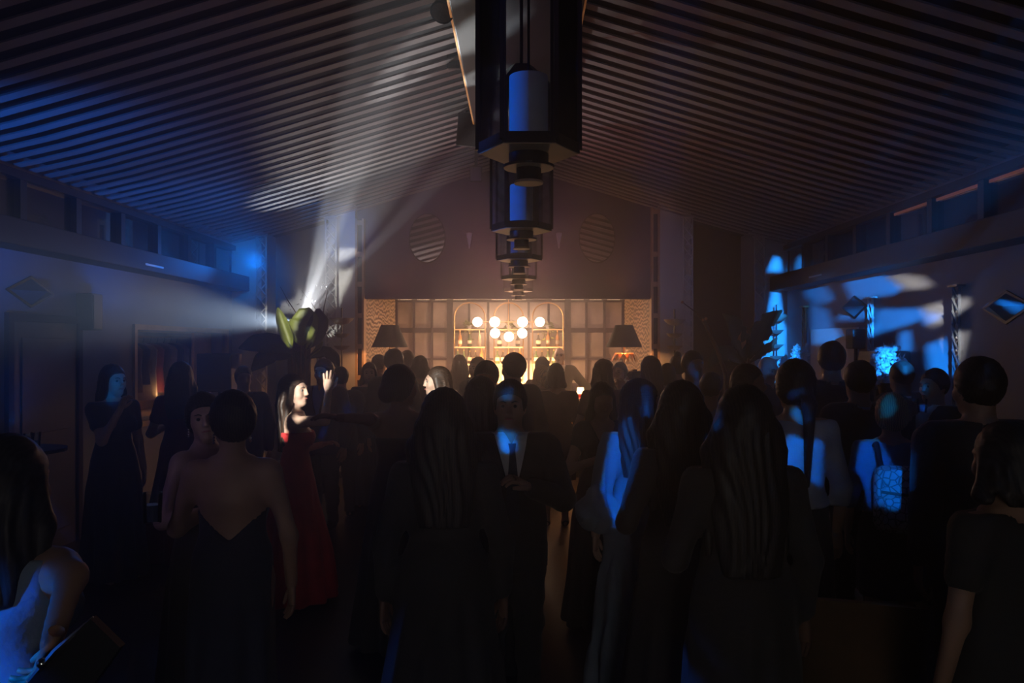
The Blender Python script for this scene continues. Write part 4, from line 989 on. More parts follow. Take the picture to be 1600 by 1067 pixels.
def hand_geo(wr, d, nrm, side, spread=0.12, curl=0.5, s=1.0, hi=False):
    """palm, four unequal fingers and a thumb as tapered tubes; wr wrist, d pointing direction, nrm back of the hand"""
    wr = Vector(wr); d = Vector(d).normalized(); nrm = Vector(nrm); nrm = (nrm - d*nrm.dot(d)).normalized(); sd = d.cross(nrm)*side   # sd: thumb side
    b = MB(); n = 10
    vs = []; fs = []
    for u, w, th in ((-0.035, 0.024, 0.019), (0.0, 0.026, 0.018), (0.03, 0.036, 0.016), (0.06, 0.042, 0.014), (0.085, 0.041, 0.012), (0.097, 0.036, 0.008)):
        for i in range(n):
            a = 2*PI*i/n; vs.append(wr + d*u*s + sd*(math.cos(a)*w*s) + nrm*(math.sin(a)*th*s))
    for j in range(5):
        for i in range(n): fs.append((j*n+i, j*n+(i+1) % n, (j+1)*n+(i+1) % n, (j+1)*n+i))
    fs += [tuple(range(n)), tuple(reversed([5*n+i for i in range(n)]))]; b.add(vs, fs)
    for i, (off, L) in enumerate(((0.031, 0.070), (0.011, 0.079), (-0.010, 0.073), (-0.030, 0.057))):
        p = wr + d*(0.085-abs(off)*0.18)*s + sd*off*s; ang = -off/0.03*spread; pts = [p]; bend = 0
        for q, fr_ in enumerate((0.46, 0.31, 0.23)):
            bend += curl*(0.5, 0.75, 0.5)[q]
            dd = (d*math.cos(ang) - sd*math.sin(ang))
            dd = dd*math.cos(bend) - nrm*math.sin(bend); p = p + dd*L*fr_*s; pts.append(p)
        b.tube(pts, [0.0098*s, 0.0092*s, 0.0082*s, 0.0058*s], 8 if hi else 6)
    p = wr + d*0.028*s + sd*0.026*s
    dd = (d*0.75 + sd*0.66 - nrm*0.2).normalized(); d2 = (d*0.95 + sd*0.22 - nrm*(0.15+curl*0.35)).normalized()
    b.tube([p - dd*0.012*s, p + dd*0.035*s, p + dd*0.035*s + d2*0.032*s, p + dd*0.035*s + d2*0.055*s], [0.014*s, 0.0125*s, 0.0105*s, 0.007*s], 8 if hi else 6)
    return b.v, b.f

PRE = {'hang': ((.245,.03,1.10), (.25,-.03,.86), (0,-.1,-1)), 'glass': ((.26,.02,1.11), (.17,-.20,1.17), (-.3,-1,.25)), 'chest': ((.25,-.06,1.13), (.08,-.22,1.22), (-.8,-.3,.5)),
       'phone': ((.22,-.16,1.20), (.10,-.30,1.40), (-.2,-.3,1)), 'hip': ((.38,.06,1.13), (.19,-.03,1.00), (-.8,-.3,-.5)), 'mouth': ((.20,-.14,1.15), (.07,-.17,1.38), (-.4,-.1,1)),
       'out': ((.43,-.06,1.36), (.66,-.14,1.37), (1,-.2,0)), 'back': ((.24,.08,1.11), (.12,.16,.98), (-.7,.1,-.4))}
TZ = [0.80,0.90,1.00,1.10,1.18,1.27,1.35,1.41,1.445]
def person(label, px, top, y, rot, sex='f', hair='long', hc='black', skin='m', outfit=('dress', (0.02,0.02,0.03)), yaw=0, pitch=0, roll=0,
           arms=('hang', 'hang'), lod='lo', hairlen=0.32, vol=1.0, lean=0.0, extra=None, face=False, group=None, build=1.0, earring=False, straps=False):
    hx, hz = (px-VPX)*y/F_PX, CAMZ + (VPY-top)*y/F_PX
    hairtop = {'short': .018, 'long': .020, 'bun': .018, 'topbun': .075, 'bob': .022, 'bald': 0.0, 'pony': .018}[hair]
    s = hz/(1.728 + hairtop*vol); th = math.radians(rot); R2 = Matrix.Rotation(th, 3, 'Z')
    root = thing('person', label, 'person', (hx, y, 0), th, group)
    hand_pts = []
    fem = sex == 'f'
    sh = (0.165 if fem else 0.195)*build; zsh = 1.395
    body_w = {'rx': [0.155,0.170,0.165,0.132,0.130,0.148,0.160,0.135,0.075], 'ry': [0.11,0.118,0.108,0.090,0.092,0.110,0.098,0.075,0.060]} if fem else \
             {'rx': [0.155,0.160,0.160,0.155,0.158,0.172,0.178,0.155,0.080], 'ry': [0.11,0.115,0.110,0.106,0.108,0.118,0.108,0.085,0.065]}
    rx = [v*build for v in body_w['rx']]; ry = [v*build for v in body_w['ry']]
    inv = R2.inverted()
    def W2L(p): q = inv @ (Vector(p) - Vector((hx, y, 0))); return tuple(q/s)
    A = []
    for sd, spec in zip((-1, 1), arms):          # -1: the person's right arm
        if isinstance(spec, str):
            e, w, hd = PRE[spec]; e = (e[0]*sd*(1 if fem else 1.08), e[1], e[2]); w = (w[0]*sd, w[1], w[2]); hd = (hd[0]*sd, hd[1], hd[2]); curl = 0.45 if spec in ('hang', 'out') else 0.8; spread = 0.08; nv = None
        else:
            e, w, hd = W2L(spec['e']), W2L(spec['w']), tuple(inv @ Vector(spec['d'])); curl = spec.get('curl', 0.4); spread = spec.get('spread', 0.1); nv = tuple(inv @ Vector(spec['n'])) if 'n' in spec else None
        A.append((sd, e, w, hd, curl, spread, nv))
    # grid
    H = {'lo': (0.013, 0.030), 'mid': (0.0095, 0.024), 'hi': (0.0062, 0.016)}[lod]; fine, coarse = H; body_h = {'lo': 0.019, 'mid': 0.016, 'hi': 0.0125}[lod]
    xm = [-0.30, 0.30]; ym = [-0.26, 0.26]
    for sd, e, w, hd, *_ in A:
        for p in (e, w): xm = [min(xm[0], p[0]-.08), max(xm[1], p[0]+.08)]; ym = [min(ym[0], p[1]-.08), max(ym[1], p[1]+.08)]
    kind = outfit[0]; flare = outfit[2] if kind == 'dress' and len(outfit) > 2 else 0.28
    if kind == 'dress': m = flare+.06; xm = [min(xm[0], -m), max(xm[1], m)]; ym = [min(ym[0], -m), max(ym[1], m)]
    def axis(lo, hi, f0, f1, fh, h):
        a = [f0]
        x = f0
        while x > lo: x -= h; a.insert(0, x)
        x = f0
        while x < f1: x += fh; a.append(x)
        while x < hi: x += h; a.append(x)
        return a
    hxo, hyo = (0.0, -lean)
    ax = axis(xm[0], xm[1], -0.10, 0.10, fine, body_h); ay = axis(ym[0]-abs(lean), ym[1], -0.14-max(0,lean), 0.13, fine, body_h)
    az = axis(-0.06, 1.02, -0.05, -0.05, coarse, coarse) + []
    z = az[-1]
    while z < 1.40: z += body_h; az.append(z)
    while z < 1.86: z += fine; az.append(z)
    # skeleton fields
    def lc(z): return -lean*max(0, (z-0.95)/0.55)**1.0
    T = Field(ax, ay, az)
    cyl = [lc(q) for q in TZ]
    T.prof(TZ, rx, ry, cyl, 0.02)
    shy = lc(zsh)
    T.cone((-sh*0.80, shy+.01, zsh-0.005), (sh*0.80, shy+.01, zsh-0.005), 0.055, 0.055, 0.06)
    if fem:
        for q in (-1, 1): T.ell((q*0.070, shy-0.085, 1.255), (0.060, 0.055, 0.060), 0.03)
    tz = [0.82, 0.90]
    ARM = []
    for sd, e, w, hd, curl, spread, nv in A:
        S = (sd*sh, shy+.01, zsh-0.012); a = Field(ax, ay, az)
        r0, r1, r2 = (0.043, 0.036, 0.026) if fem else (0.052, 0.043, 0.031)
        a.cone(S, e, r0+.004, r1, 0.02); a.cone(e, w, r1, r2, 0.03); ARM.append((a, S, e, w))
    L = Field(ax, ay, az)
    for q in (-1, 1):
        hp, kn, an = (q*0.085, 0.0, 0.88), (q*0.095, -0.015, 0.49), (q*0.10, 0.02, 0.085)
        L.cone(hp, kn, 0.088, 0.056, 0.03); L.cone(kn, an, 0.054, 0.036, 0.03); L.cone((q*0.095, 0.03, 0.40), (q*0.098, 0.035, 0.30), 0.046, 0.042, 0.03)
        L.cone((q*0.10, 0.03, 0.045), (q*0.115, -0.13, 0.025), 0.038, 0.026, 0.03)
    # head
    piv = np.array([0, lc(1.5)+0.012, 1.50]); M = np.array(Matrix.Rotation(math.radians(yaw), 3, 'Z') @ Matrix.Rotation(math.radians(pitch), 3, 'X') @ Matrix.Rotation(math.radians(roll), 3, 'Y'))
    O = tuple(piv); up = 0.105
    def hp_(x, y_, z_): return np.array([x, y_-0.012, z_+up])
    Hd = Field(ax, ay, az)
    E = lambda c, r, k=0.02, op='u': Hd.ell(hp_(*c), r, k, M, op, o=O)
    E((0,.022,.028), (.073,.091,.094)); E((0,-.022,-.04), (.058,.068,.078), 0.04); E((0,-.062,-.095), (.030,.026,.022), 0.03)
    E((0,-.055,.03), (.058,.035,.035), 0.03)
    if lod != 'lo' or face:
        for q in (-1, 1): E((q*.031,-.096,.006), (.018,.016,.013), 0.014, 's'); E((q*.044,-.060,-.028), (.020,.020,.022), 0.03)
        E((0,-.083,.028), (.046,.014,.009), 0.012); E((0,-.094,-.005), (.009,.016,.028), 0.014); E((0,-.104,-.026), (.015,.014,.011), 0.012)
        E((0,-.086,-.058), (.023,.012,.006), 0.006); E((0,-.084,-.068), (.020,.012,.006), 0.006)
    else:
        E((0,-.098,-.018), (.013,.018,.025), 0.015)
    for q in (-1, 1): E((q*.075,.018,-.012), (.010,.020,.030), 0.008)
    nk0 = (0, lc(1.42)+.022, 1.39); 
    nk1 = tuple(piv + M@hp_(0,.022,-.05)); nr = 0.050 if fem else 0.060
    Hd.cone(nk0, nk1, nr+.008, nr, 0.03)
    # body surface: everything joined smoothly
    def join(a, b, k):
        h = np.maximum(k-np.abs(a-b), 0)/k; return np.minimum(a, b)-h*h*k*0.25
    B = join(join(T.v, Hd.v, 0.05), L.v, 0.05)
    for a, *_ in ARM: B = join(B, a.v, 0.05)
    V, Q = surfnet(B, T.ax)
    ev, ef = [], []
    for (sd, e, w, hd, curl, spread, nv) in A:
        if nv is None:
            nv = (sd*0.9, -0.3, 0.15) if hd[2] < -.5 else (sd*0.2, -.2, 1) if abs(hd[2]) < .6 else (sd*0.3, 1, 0.1)
        v_, f_ = hand_geo(w, hd, nv, 1 if (Vector(hd).cross(Vector(nv))).dot(Vector((-sd, -0.6, 0.4))) > 0 else -1, spread, curl, 1.0 if fem else 1.1, lod == 'hi')
        o = len(ev); ev += [tuple(q) for q in v_]; ef += [tuple(i+o for i in q) for q in f_]
    body = mesh_obj('body', V*s, Q, SKIN[skin], root, ([tuple(c*s for c in q) for q in ev], ef))
    X, Y, Z = T.ax[0][:,None,None], T.ax[1][None,:,None], T.ax[2][None,None,:]
    cut = lambda v, *cs: np.maximum.reduce([v] + [np.broadcast_to(c, v.shape) for c in cs]).astype(f32)
    ph = rng.uniform(0, 6)
    neckcut = (nr + 0.016) - np.sqrt(X**2 + (Y-lc(1.42)-.022)**2) + np.where(Z < 1.36, -1, 0)*0 
    neckcut = np.where(Z > 1.40, neckcut, -1.0)
    def sleeves(infl, frac, flare_=0.0):
        r = None
        for a, S, e, w in ARM:
            g = Field(ax, ay, az); S_ = np.array(S); e_ = np.array(e); w_ = np.array(w); r0, r1, r2 = (0.046, 0.037, 0.027) if fem else (0.055, 0.044, 0.032)
            if frac <= 1: m = S_ + (e_-S_)*frac; g.cone(S, m, r0+infl, r1+infl+flare_, 0.02)
            else:
                m = e_ + (w_-e_)*(frac-1); g.cone(S, e, r0+infl, r1+infl, 0.02); g.cone(e, m, r1+infl, r2+infl+flare_, 0.02)
            r = g.v if r is None else np.minimum(r, g.v)
        return r
    def tfold(v, amp=0.004): return v + (amp*np.sin(Z*38 + np.sin(X*22+ph)*1.6 + ph)).astype(f32)
    if kind == 'dress':
        col = cloth(outfit[1]); neck = outfit[3] if len(outfit) > 3 else 'strapless'; hem = 0.03 if len(outfit) < 5 else outfit[4]
        D = Field(ax, ay, az)
        def fold(a, z): return np.clip((0.98-z)/0.9, 0, 1)*0.030*np.sin(a*11+ph+0.6*np.sin(z*3)) 
        D.prof([hem, 0.35, 0.75, 0.92, 1.02, 1.10], [flare, flare*0.86, 0.215, 0.19, 0.168, 0.14], [flare*0.9, flare*0.8, 0.175, 0.145, 0.118, 0.10], 0, 0.01, fold)
        d = join(D.v, tfold(T.v-0.010, 0.002), 0.03)
        if neck == 'strapless': d = cut(d, Z - 1.30 - 0.02*np.cos(X*9)*0)
        elif neck == 'lowback': d = cut(d, Z - np.where(Y-lc(1.3) > 0, 1.10+0.9*np.abs(X), 1.33), np.abs(X)-0.17)
        elif neck == 'tank': d = cut(d, Z - 1.425, np.abs(X)-0.155, 0.105-np.sqrt(X**2+(Z-1.46)**2+0*Y))
        elif neck == 'vneck': d = cut(join(d, sleeves(0.010, 0.35), 0.07), neckcut, np.where((Y-lc(1.35) < 0) & (Z > 1.25), (Z-1.25)*0.45-np.abs(X), -1.0))
        elif neck == 'short': d = cut(join(d, sleeves(0.012, 0.5, 0.01), 0.07), neckcut, Z-1.445)
        elif neck == 'long': d = cut(join(d, sleeves(0.011, 1.85), 0.07), neckcut, Z-1.445)
        elif neck == 'cape': 
            g = join(d, sleeves(0.014, 1.35, 0.085), 0.07) + (0.008*np.sin(X*90+Y*60)).astype(f32); d = cut(g, neckcut, Z-1.445)
        Vd, Qd = surfnet(d, T.ax); mesh_obj('dress', Vd*s, Qd, col, root)
    else:
        tcol = outfit[-1] if kind == 'top' else outfit[4]
        if kind == 'top' and outfit[3] == 'skirt':
            D = Field(ax, ay, az); D.prof([0.48, 0.75, 0.92, 1.04], [0.20, 0.20, 0.188, 0.15], [0.17, 0.16, 0.14, 0.112], 0, 0.01, lambda a, z: 0.008*np.sin(a*9+ph)*np.clip((1-z)*2, 0, 1))
            Vd, Qd = surfnet(D.v, T.ax); mesh_obj('skirt', Vd*s, Qd, cloth(tcol), root)
        else:
            tr = join(L.v-0.020, T.v-0.014, 0.03) + (0.004*np.sin(Z*45+X*30+ph)).astype(f32); tr = cut(tr, Z-1.03, 0.06-Z)
            Vd, Qd = surfnet(tr, T.ax); mesh_obj('trousers', Vd*s, Qd, cloth(tcol), root)
        if kind == 'top':
            d = join(tfold(T.v-0.014), sleeves(0.012, outfit[2], 0.006), 0.07); lo_ = 0.93 if outfit[3] != 'skirt' else 1.0
            d = cut(d, neckcut, Z-1.44, lo_-Z); Vd, Qd = surfnet(d, T.ax); mesh_obj('top', Vd*s, Qd, cloth(outfit[1]), root)
        else:
            jc, sc_, tc_ = outfit[1], outfit[2], outfit[3]
            J = Field(ax, ay, az); J.prof([0.76, 0.86, 1.0, 1.12], [0.195, 0.195, 0.188, 0.178], [0.155, 0.15, 0.135, 0.125], [lc(q) for q in (0.76,.86,1.,1.12)], 0.01)
            pads = Field(ax, ay, az); pads.cone((-sh*0.95, shy+.01, zsh+.012), (sh*0.95, shy+.01, zsh+.012), 0.058, 0.058, 0.05)
            d = join(join(tfold(T.v-0.026, 0.003), J.v, 0.02), np.minimum(pads.v, sleeves(0.020, 1.9)), 0.03)
            d = cut(d, neckcut, Z-1.47, 0.77-Z, np.where((Y-lc(1.3) < -0.01) & (Z > 1.12), (Z-1.12)*0.25-np.abs(X), -1.0))
            Vd, Qd = surfnet(d, T.ax); mesh_obj('jacket', Vd*s, Qd, cloth(jc), root)
            col_ = Field(ax, ay, az); col_.cone((0, nk0[1], 1.40), tuple(np.array(nk0)*0.35+np.array(nk1)*0.65), nr+.022, nr+.012, 0.02)
            d = join(T.v-0.013, col_.v, 0.02); d = cut(d, 1.0-Z, Z-1.475+0.25*(Y+0.03), np.where(Y < -0.03, (Z-1.415)*0.55-np.abs(X), -1.0))
            Vd, Qd = surfnet(d, T.ax); sho = mesh_obj('shirt', Vd*s, Qd, cloth(sc_), root)
            if tc_:
                tm = MB(); yb_ = -0.135+shy
                def fr(z): return -float(np.interp(z, TZ, ry))+float(np.interp(z, TZ, cyl))-0.022
                tm.add([(x*s, yy*s, z*s) for x, yy, z in [(-.020,fr(1.42)-.012,1.425),(.020,fr(1.42)-.012,1.425),(.013,fr(1.385)-.02,1.385),(-.013,fr(1.385)-.02,1.385),(0,fr(1.41)-.03,1.41)]], [(0,1,4),(1,2,4),(2,3,4),(3,0,4)])
                pts = [(w_, z, fr(z)-.012) for w_, z in ((0.014,1.388),(0.022,1.30),(0.03,1.20),(0.036,1.06),(0.0,1.01))]
                vs = []; 
                for w_, z, yy in pts: vs += [(-w_*s, yy*s, z*s), (0, (yy-.008)*s, z*s), (w_*s, yy*s, z*s)]
                fs = []
                for i in range(4): fs += [(i*3, i*3+1, i*3+4, i*3+3), (i*3+1, i*3+2, i*3+5, i*3+4)]
                tm.add(vs, fs).build('tie', cloth(tc_), sho, smooth='all')
    if kind != 'dress' or (len(outfit) > 4):
        for q in (-1, 1):
            mb = MB(); mb.tube([(q*0.10*s, 0.06*s, 0.04*s), (q*0.10*s, 0.03*s, 0.048*s), (q*0.108*s, -0.06*s, 0.04*s), (q*0.116*s, -0.14*s, 0.028*s), (q*0.118*s, -0.165*s, 0.022*s)], [0.03*s, 0.046*s, 0.044*s, 0.036*s, 0.015*s], 10)
            for i, v in enumerate(mb.v): mb.v[i] = (v[0], v[1], max(0.0, v[2]))
            mb.build('shoe', M_SHOE, root, smooth='all')
    # hair
    if hair != 'bald':
        Hf = Field(ax, ay, az); t0 = 0.018*vol
        Hf.ell(hp_(0,.024,.030), (.073+t0, .091+t0*1.05, .094+t0), 0.02, M, o=O)
        if hair in ('long', 'bob', 'pony', 'bun', 'topbun'): Hf.ell(hp_(0,.045,-.02), (.070+t0, .065+t0, .08), 0.03, M, o=O)
        hd_ = [M[0,i]*(X-O[0])+M[1,i]*(Y-O[1])+M[2,i]*(Z-O[2]) for i in range(3)]; hy = hd_[1]+0.012; hz_ = hd_[2]-up; hxx = hd_[0]
        fz = np.interp(hz_.ravel(), [-.2,-.1,-.035,.02,.07,.10,.13], [.05,.04,.005,-.030,-.078,-.12,-.3]).reshape(hz_.shape)
        if hair in ('long', 'bob'): fz = np.minimum(fz, np.interp(hz_.ravel(), [-.3,-.05,.02,.07,.1], [-.005,-.012,-.036,-.078,-.2]).reshape(hz_.shape))
        shell = np.maximum(Hf.v, (fz-hy)*0.8)
        if hair in ('short', 'bun', 'topbun', 'pony'): shell = np.maximum(shell, -0.085-hz_ + 0*hxx)
        shell = shell + (0.0028*np.sin(np.arctan2(hxx, hz_-0.05)*42 + hy*30)).astype(f32)
        G = Field(ax, ay, az); top_ = np.array(O)+M@hp_(0,.03,.0)
        if hair in ('long', 'bob'):
            ln = hairlen if hair == 'long' else 0.13; z1 = top_[2]; w_ = 0.092*vol
            cyb = [lc(1.3)+0.095, lc(1.4)+0.085, top_[1]+0.045, top_[1]+0.02, top_[1]+0.01]
            G.prof([z1-ln, z1-ln*0.6, z1-0.10, z1, z1+0.075], [w_*0.75, w_*1.02, w_*1.0, w_*0.9, w_*0.45], [0.035, 0.052, 0.072, 0.08, 0.045], cyb, 0.05, lambda a, z: 0.006*np.sin(a*14+ph+4*np.sin(z*9)), cx=top_[0])
            for q in (-1, 1):
                a0 = np.array(O)+M@hp_(q*.070,-.01,.03); a1 = np.array(O)+M@hp_(q*.088*vol,.015,-.10); a2 = (a1[0]+q*0.012, a1[1]+0.03, z1-ln*0.85)
                G.cone(a0, a1, 0.022, 0.028, 0.03); G.cone(a1, a2, 0.028, 0.018, 0.03)
        elif hair == 'bun': c_ = hp_(0,.125,-.035); G.ell(c_, (.052*vol,.045,.048*vol), 0.01, M, o=O)
        elif hair == 'topbun': c_ = hp_(0,.05,.145); G.ell(c_, (.042,.042,.038), 0.01, M, o=O)
        elif hair == 'pony':
            p0 = np.array(O)+M@hp_(0,.125,.02); p1 = p0+np.array([0,.05,-.10]); p2 = np.array([0, lc(1.25)+.15, p0[2]-hairlen])
            G.cone(p0, p1, 0.028, 0.032, 0.02); G.cone(p1, p2, 0.032, 0.014, 0.03)
        h = join(shell, G.v, 0.02)
        Vh, Qh = surfnet(h, T.ax); mesh_obj('hair', Vh*s, Qh, HAIR[hc], root)
    if face:
        Mx = Matrix(M.tolist())
        def hw(x, y_, z_): return Vector((np.array(O)+M@hp_(x, y_, z_)))*s
        for q in (-1, 1):
            ey = MB().ball((0,0,0), 0.0115*s, 12).build('eye', M_EYE, root, smooth='all', loc=hw(q*.031,-.0765,.005))
            MB().ball((0,0,0), 0.0088*s, 10).build('iris', M_IRIS, ey, smooth='all', loc=hw(q*.031,-.0815,.005)-hw(q*.031,-.0765,.005))
            MB().tube([hw(q*.014,-.0955,.024), hw(q*.030,-.095,.031), hw(q*.048,-.082,.026)], [0.003*s, 0.004*s, 0.002*s], 6).build('eyebrow', HAIR['black' if hair == 'bald' else hc], root, smooth='all')
        MB().tube([hw(-.022,-.092,-.062), hw(-.008,-.099,-.0585), hw(0,-.0995,-.0595), hw(.008,-.099,-.0585), hw(.022,-.092,-.062)], [0.002*s, 0.0055*s, 0.005*s, 0.0055*s, 0.002*s], 6).build('lips', M_LIP, root, smooth='all')
    if earring:
        Mx = M
        for q in (-1, 1):
            c_ = Vector(np.array(O)+M@hp_(q*.080,.012,-.048))*s; mb = MB()
            for i in range(4): mb.ball(c_ + Vector((0,0,-0.012*i*s)), 0.0055*s, 8)
            mb.build('earring', mat('crystal', (0.9,0.9,0.95), 0.08, 0.9, var=0), root, smooth='all')
    if straps:
        def zt(x): return 1.30
        for q in (-1, 1):
            MB().tube([(q*.075*s, (-.115+lc(1.3))*s, 1.29*s), (q*.085*s, (-.06+lc(1.4))*s, 1.43*s), (q*.085*s, (.05+lc(1.4))*s, 1.44*s), (q*.07*s, (.10+lc(1.25))*s, 1.24*s)], 0.006*s, 6).build('strap', cloth(outfit[1]), root, smooth='all')
    return root
# ------------------------------------------------------------------ the guests, front to back
BK = (0.042, 0.039, 0.038); NV = (0.035, 0.04, 0.065); GR = (0.06, 0.06, 0.065); WH = (0.62, 0.62, 0.62); RED = (0.55, 0.028, 0.03); WINE = (0.13, 0.012, 0.022); BRN = (0.10, 0.045, 0.035); SLATE = (0.20, 0.26, 0.34)
def suit(jc=BK, sc=WH, tie=BK, tr=BK): return ('suit', jc, sc, tie, tr)
def at3(px, py, y): return tuple(P(px, py, y))
# front figures
person('very long haired woman turned away with blue lit waist, holding a clutch with metal rim', 18, 674, 2.05, 170, 'f', 'long', 'black', 'm', ('dress', SLATE, 0.30, 'tank'), hairlen=0.30, vol=1.25, lod='mid',
       arms=({'e': at3(112,900,1.97), 'w': at3(80,1005,1.80), 'd': (-0.4,0.1,-.8), 'curl': 0.9}, 'hang'))
person('woman in dark dress with crystal earrings leaning in to whisper to another woman', 325, 611, 3.95, 62, 'f', 'bun', 'black', 'l', ('dress', BK, 0.27, 'strapless'), yaw=-38, lod='hi', face=True, earring=True, arms=('glass', 'hang'), roll=-6)
person('short haired woman in dark backless gown seen from behind, with dangling earring', 364, 608, 3.42, 190, 'f', 'short', 'black', 'm', ('dress', NV, 0.30, 'lowback'), yaw=25, lod='mid', earring=True, vol=1.5,
       arms=('hang', 'chest'))
person('woman in long red strapless dress raising one hand, face lit white', 462, 583, 5.9, 104, 'f', 'long', 'brown', 'l', ('dress', RED, 0.34, 'strapless'), yaw=-28, pitch=-4, lod='hi', face=True, hairlen=0.46, vol=0.95,
       arms=({'e': at3(507, 657, 5.62), 'w': at3(513, 612, 5.68), 'd': (0.02, -0.05, 1), 'n': (-0.15, -1, 0.1), 'curl': 0.12, 'spread': 0.2}, 'glass'))
person('woman with low bun and dark dress stretching a bare arm towards the red dress', 626, 568, 5.0, 172, 'f', 'bun', 'black', 'd', ('dress', BK, 0.30, 'strapless'), yaw=-28, lod='mid', vol=1.25,
       arms=('hang', {'e': at3(578, 655, 4.72), 'w': at3(528, 652, 4.6), 'd': (-1, -0.3, 0.15), 'curl': 0.5}))
person('big long haired dark figure seen from behind, left of the man in suit and tie', 694, 603, 3.25, 185, 'f', 'long', 'black', 'd', ('dress', BK, 0.32, 'long'), hairlen=0.42, vol=1.45, lod='mid')
person('man in dark suit with blue lit shirt and dark tie facing the camera', 797, 592, 4.05, 6, 'm', 'short', 'brown', 'm', suit(BK, (0.6,0.6,0.62), NV, BK), yaw=-8, lod='hi', face=True, arms=('hang', 'chest'))
person('long haired woman half hidden behind the shoulder of the man in tie', 752, 586, 4.6, 170, 'f', 'long', 'black', 'm', ('dress', BK, 0.27, 'short'), hairlen=0.34, vol=1.2, lod='mid')
person('dark woman with black v-neck dress and arms folded by the bar front', 940, 595, 5.35, 8, 'f', 'long', 'black', 'm', ('dress', BK, 0.27, 'vneck'), hairlen=0.30, lod='mid', arms=('chest', 'chest'), pitch=10, build=0.88)
person('woman in pleated pale blue cape sleeves with long black hair, head turned aside', 1001, 590, 4.35, 178, 'f', 'long', 'black', 'l', ('dress', SLATE, 0.30, 'cape'), yaw=-70, lod='hi', face=True, hairlen=0.40, vol=1.2, arms=('glass', 'hang'))
person('long haired woman in black seen from behind, beside the pale blue cape', 1062, 592, 3.6, 190, 'f', 'long', 'black', 'm', ('dress', BK, 0.30, 'long'), hairlen=0.5, vol=1.5, lod='mid', arms=('hang', 'glass'))
person('large dark long haired woman in black seen from behind, widest figure in front', 1160, 598, 2.95, 184, 'f', 'long', 'black', 'd', ('dress', BK, 0.26, 'long'), hairlen=0.55, vol=1.5, lod='mid', build=1.05, arms=('hang', 'glass'))
person('woman in pale blouse with a long dark ponytail down her back, lit blue', 1240, 560, 4.2, 186, 'f', 'pony', 'black', 'm', ('top', (0.36,0.38,0.44), 1.6, 'skirt', BK), hairlen=0.5, vol=1.3, lod='mid', arms=('hang', 'glass'))
person('girl with pale swirled bun, blue jacket and patterned backpack', 1392, 612, 4.6, 165, 'f', 'bun', 'blond', 'l', ('top', (0.16,0.22,0.36), 1.2, 'skirt', NV), lod='mid', vol=1.2, arms=('hang', 'hang'))
person('broad shouldered man in black jacket seen from behind, before the bare side wall', 1525, 556, 3.65, 188, 'm', 'short', 'black', 'm', suit(BK, WH, None, BK), lod='mid', build=1.15, vol=1.2)
person('woman with sleek hair and dark dress nearest the picture edge on the sconce side', 1568, 653, 2.55, 200, 'f', 'bob', 'black', 'm', ('dress', BK, 0.28, 'short'), lod='mid', vol=1.3)
# middle rows
person('long haired woman with hand at her mouth, face lit blue, by the niche frame', 178, 568, 6.4, 62, 'f', 'long', 'black', 'l', ('dress', NV, 0.26, 'short'), lod='mid', face=True, hairlen=0.35, arms=('mouth', 'hang'))
person('long haired woman in wine red dress seen from behind at the coat niche', 284, 563, 7.0, 182, 'f', 'long', 'black', 'm', ('dress', WINE, 0.32, 'short'), hairlen=0.36, vol=1.25, arms=('glass', 'glass'))
person('dim man in dark suit standing below the large loudspeaker', 381, 571, 8.0, 30, 'm', 'short', 'black', 'm', suit(BK, GR, None, BK))
person('dark haired man with blue lit brow right behind the raised hand', 505, 560, 8.2, -15, 'm', 'short', 'black', 'm', suit(NV, (0.10,0.2,0.5), None, BK), face=True, lod='mid', vol=1.4)
person('short dark haired man in blue touched jacket between raised hand and bar jamb', 532, 572, 8.75, 200, 'm', 'short', 'black', 'm', suit(NV, WH, None, BK))
person('woman with straight dark bob looking aside, her face lit white by the projector', 682, 571, 6.8, -78, 'f', 'bob', 'brown', 'l', ('dress', BK, 0.26, 'long'), lod='hi', face=True, arms=('glass', 'hang'))
person('man with thick black hair looking down, behind the man in tie', 761, 562, 6.3, -18, 'm', 'short', 'black', 'm', suit(BK, WH, None, BK), pitch=14, lod='mid', face=True, vol=1.3)
person('man with short hair and dark jacket, back turned, before the globe lights', 801, 550, 7.3, 205, 'm', 'short', 'brown', 'm', suit(BK, WH, None, BK), yaw=20, lod='mid', vol=1.5, arms=('hang', 'glass'))
person('woman in long brown coat dress seen from behind at the bar', 868, 566, 8.3, 184, 'f', 'bob', 'brown', 'l', ('dress', BRN, 0.24, 'long', 0.5), lod='mid', build=1.1)
person('woman with long hair and brown dress seen from behind near the lit cane front', 941, 560, 7.7, 186, 'f', 'long', 'brown', 'm', ('dress', BRN, 0.25, 'short'), hairlen=0.30, lod='mid', vol=0.95, build=0.86)
person('long haired woman holding up a camera at the bar lamp with copper leaves', 1014, 555, 8.05, 215, 'f', 'long', 'black', 'm', ('dress', NV, 0.26, 'long'), hairlen=0.42, vol=1.1, lod='mid', arms=('phone', 'phone'))
person('woman with dark rounded hair facing the bar, before the violet pilaster', 1043, 566, 8.95, 170, 'f', 'bob', 'black', 'm', ('dress', NV, 0.26, 'short'))
person('tall dim man in dark jacket in front of the unlit recess', 1084, 547, 7.2, 20, 'm', 'short', 'black', 'd', suit(NV, (0.15,0.2,0.4), None, BK))
person('short dark haired guest with blue lit collar between the long haired women', 1112, 580, 6.4, 150, 'f', 'short', 'black', 'm', ('top', (0.2,0.26,0.4), 0.6, 'skirt', BK))
person('guest with dark hair hunched forward before the bald man', 1150, 566, 5.6, 60, 'f', 'bob', 'black', 'm', ('top', (0.14,0.18,0.3), 1.0, 'skirt', BK), vol=1.3, lean=0.10)
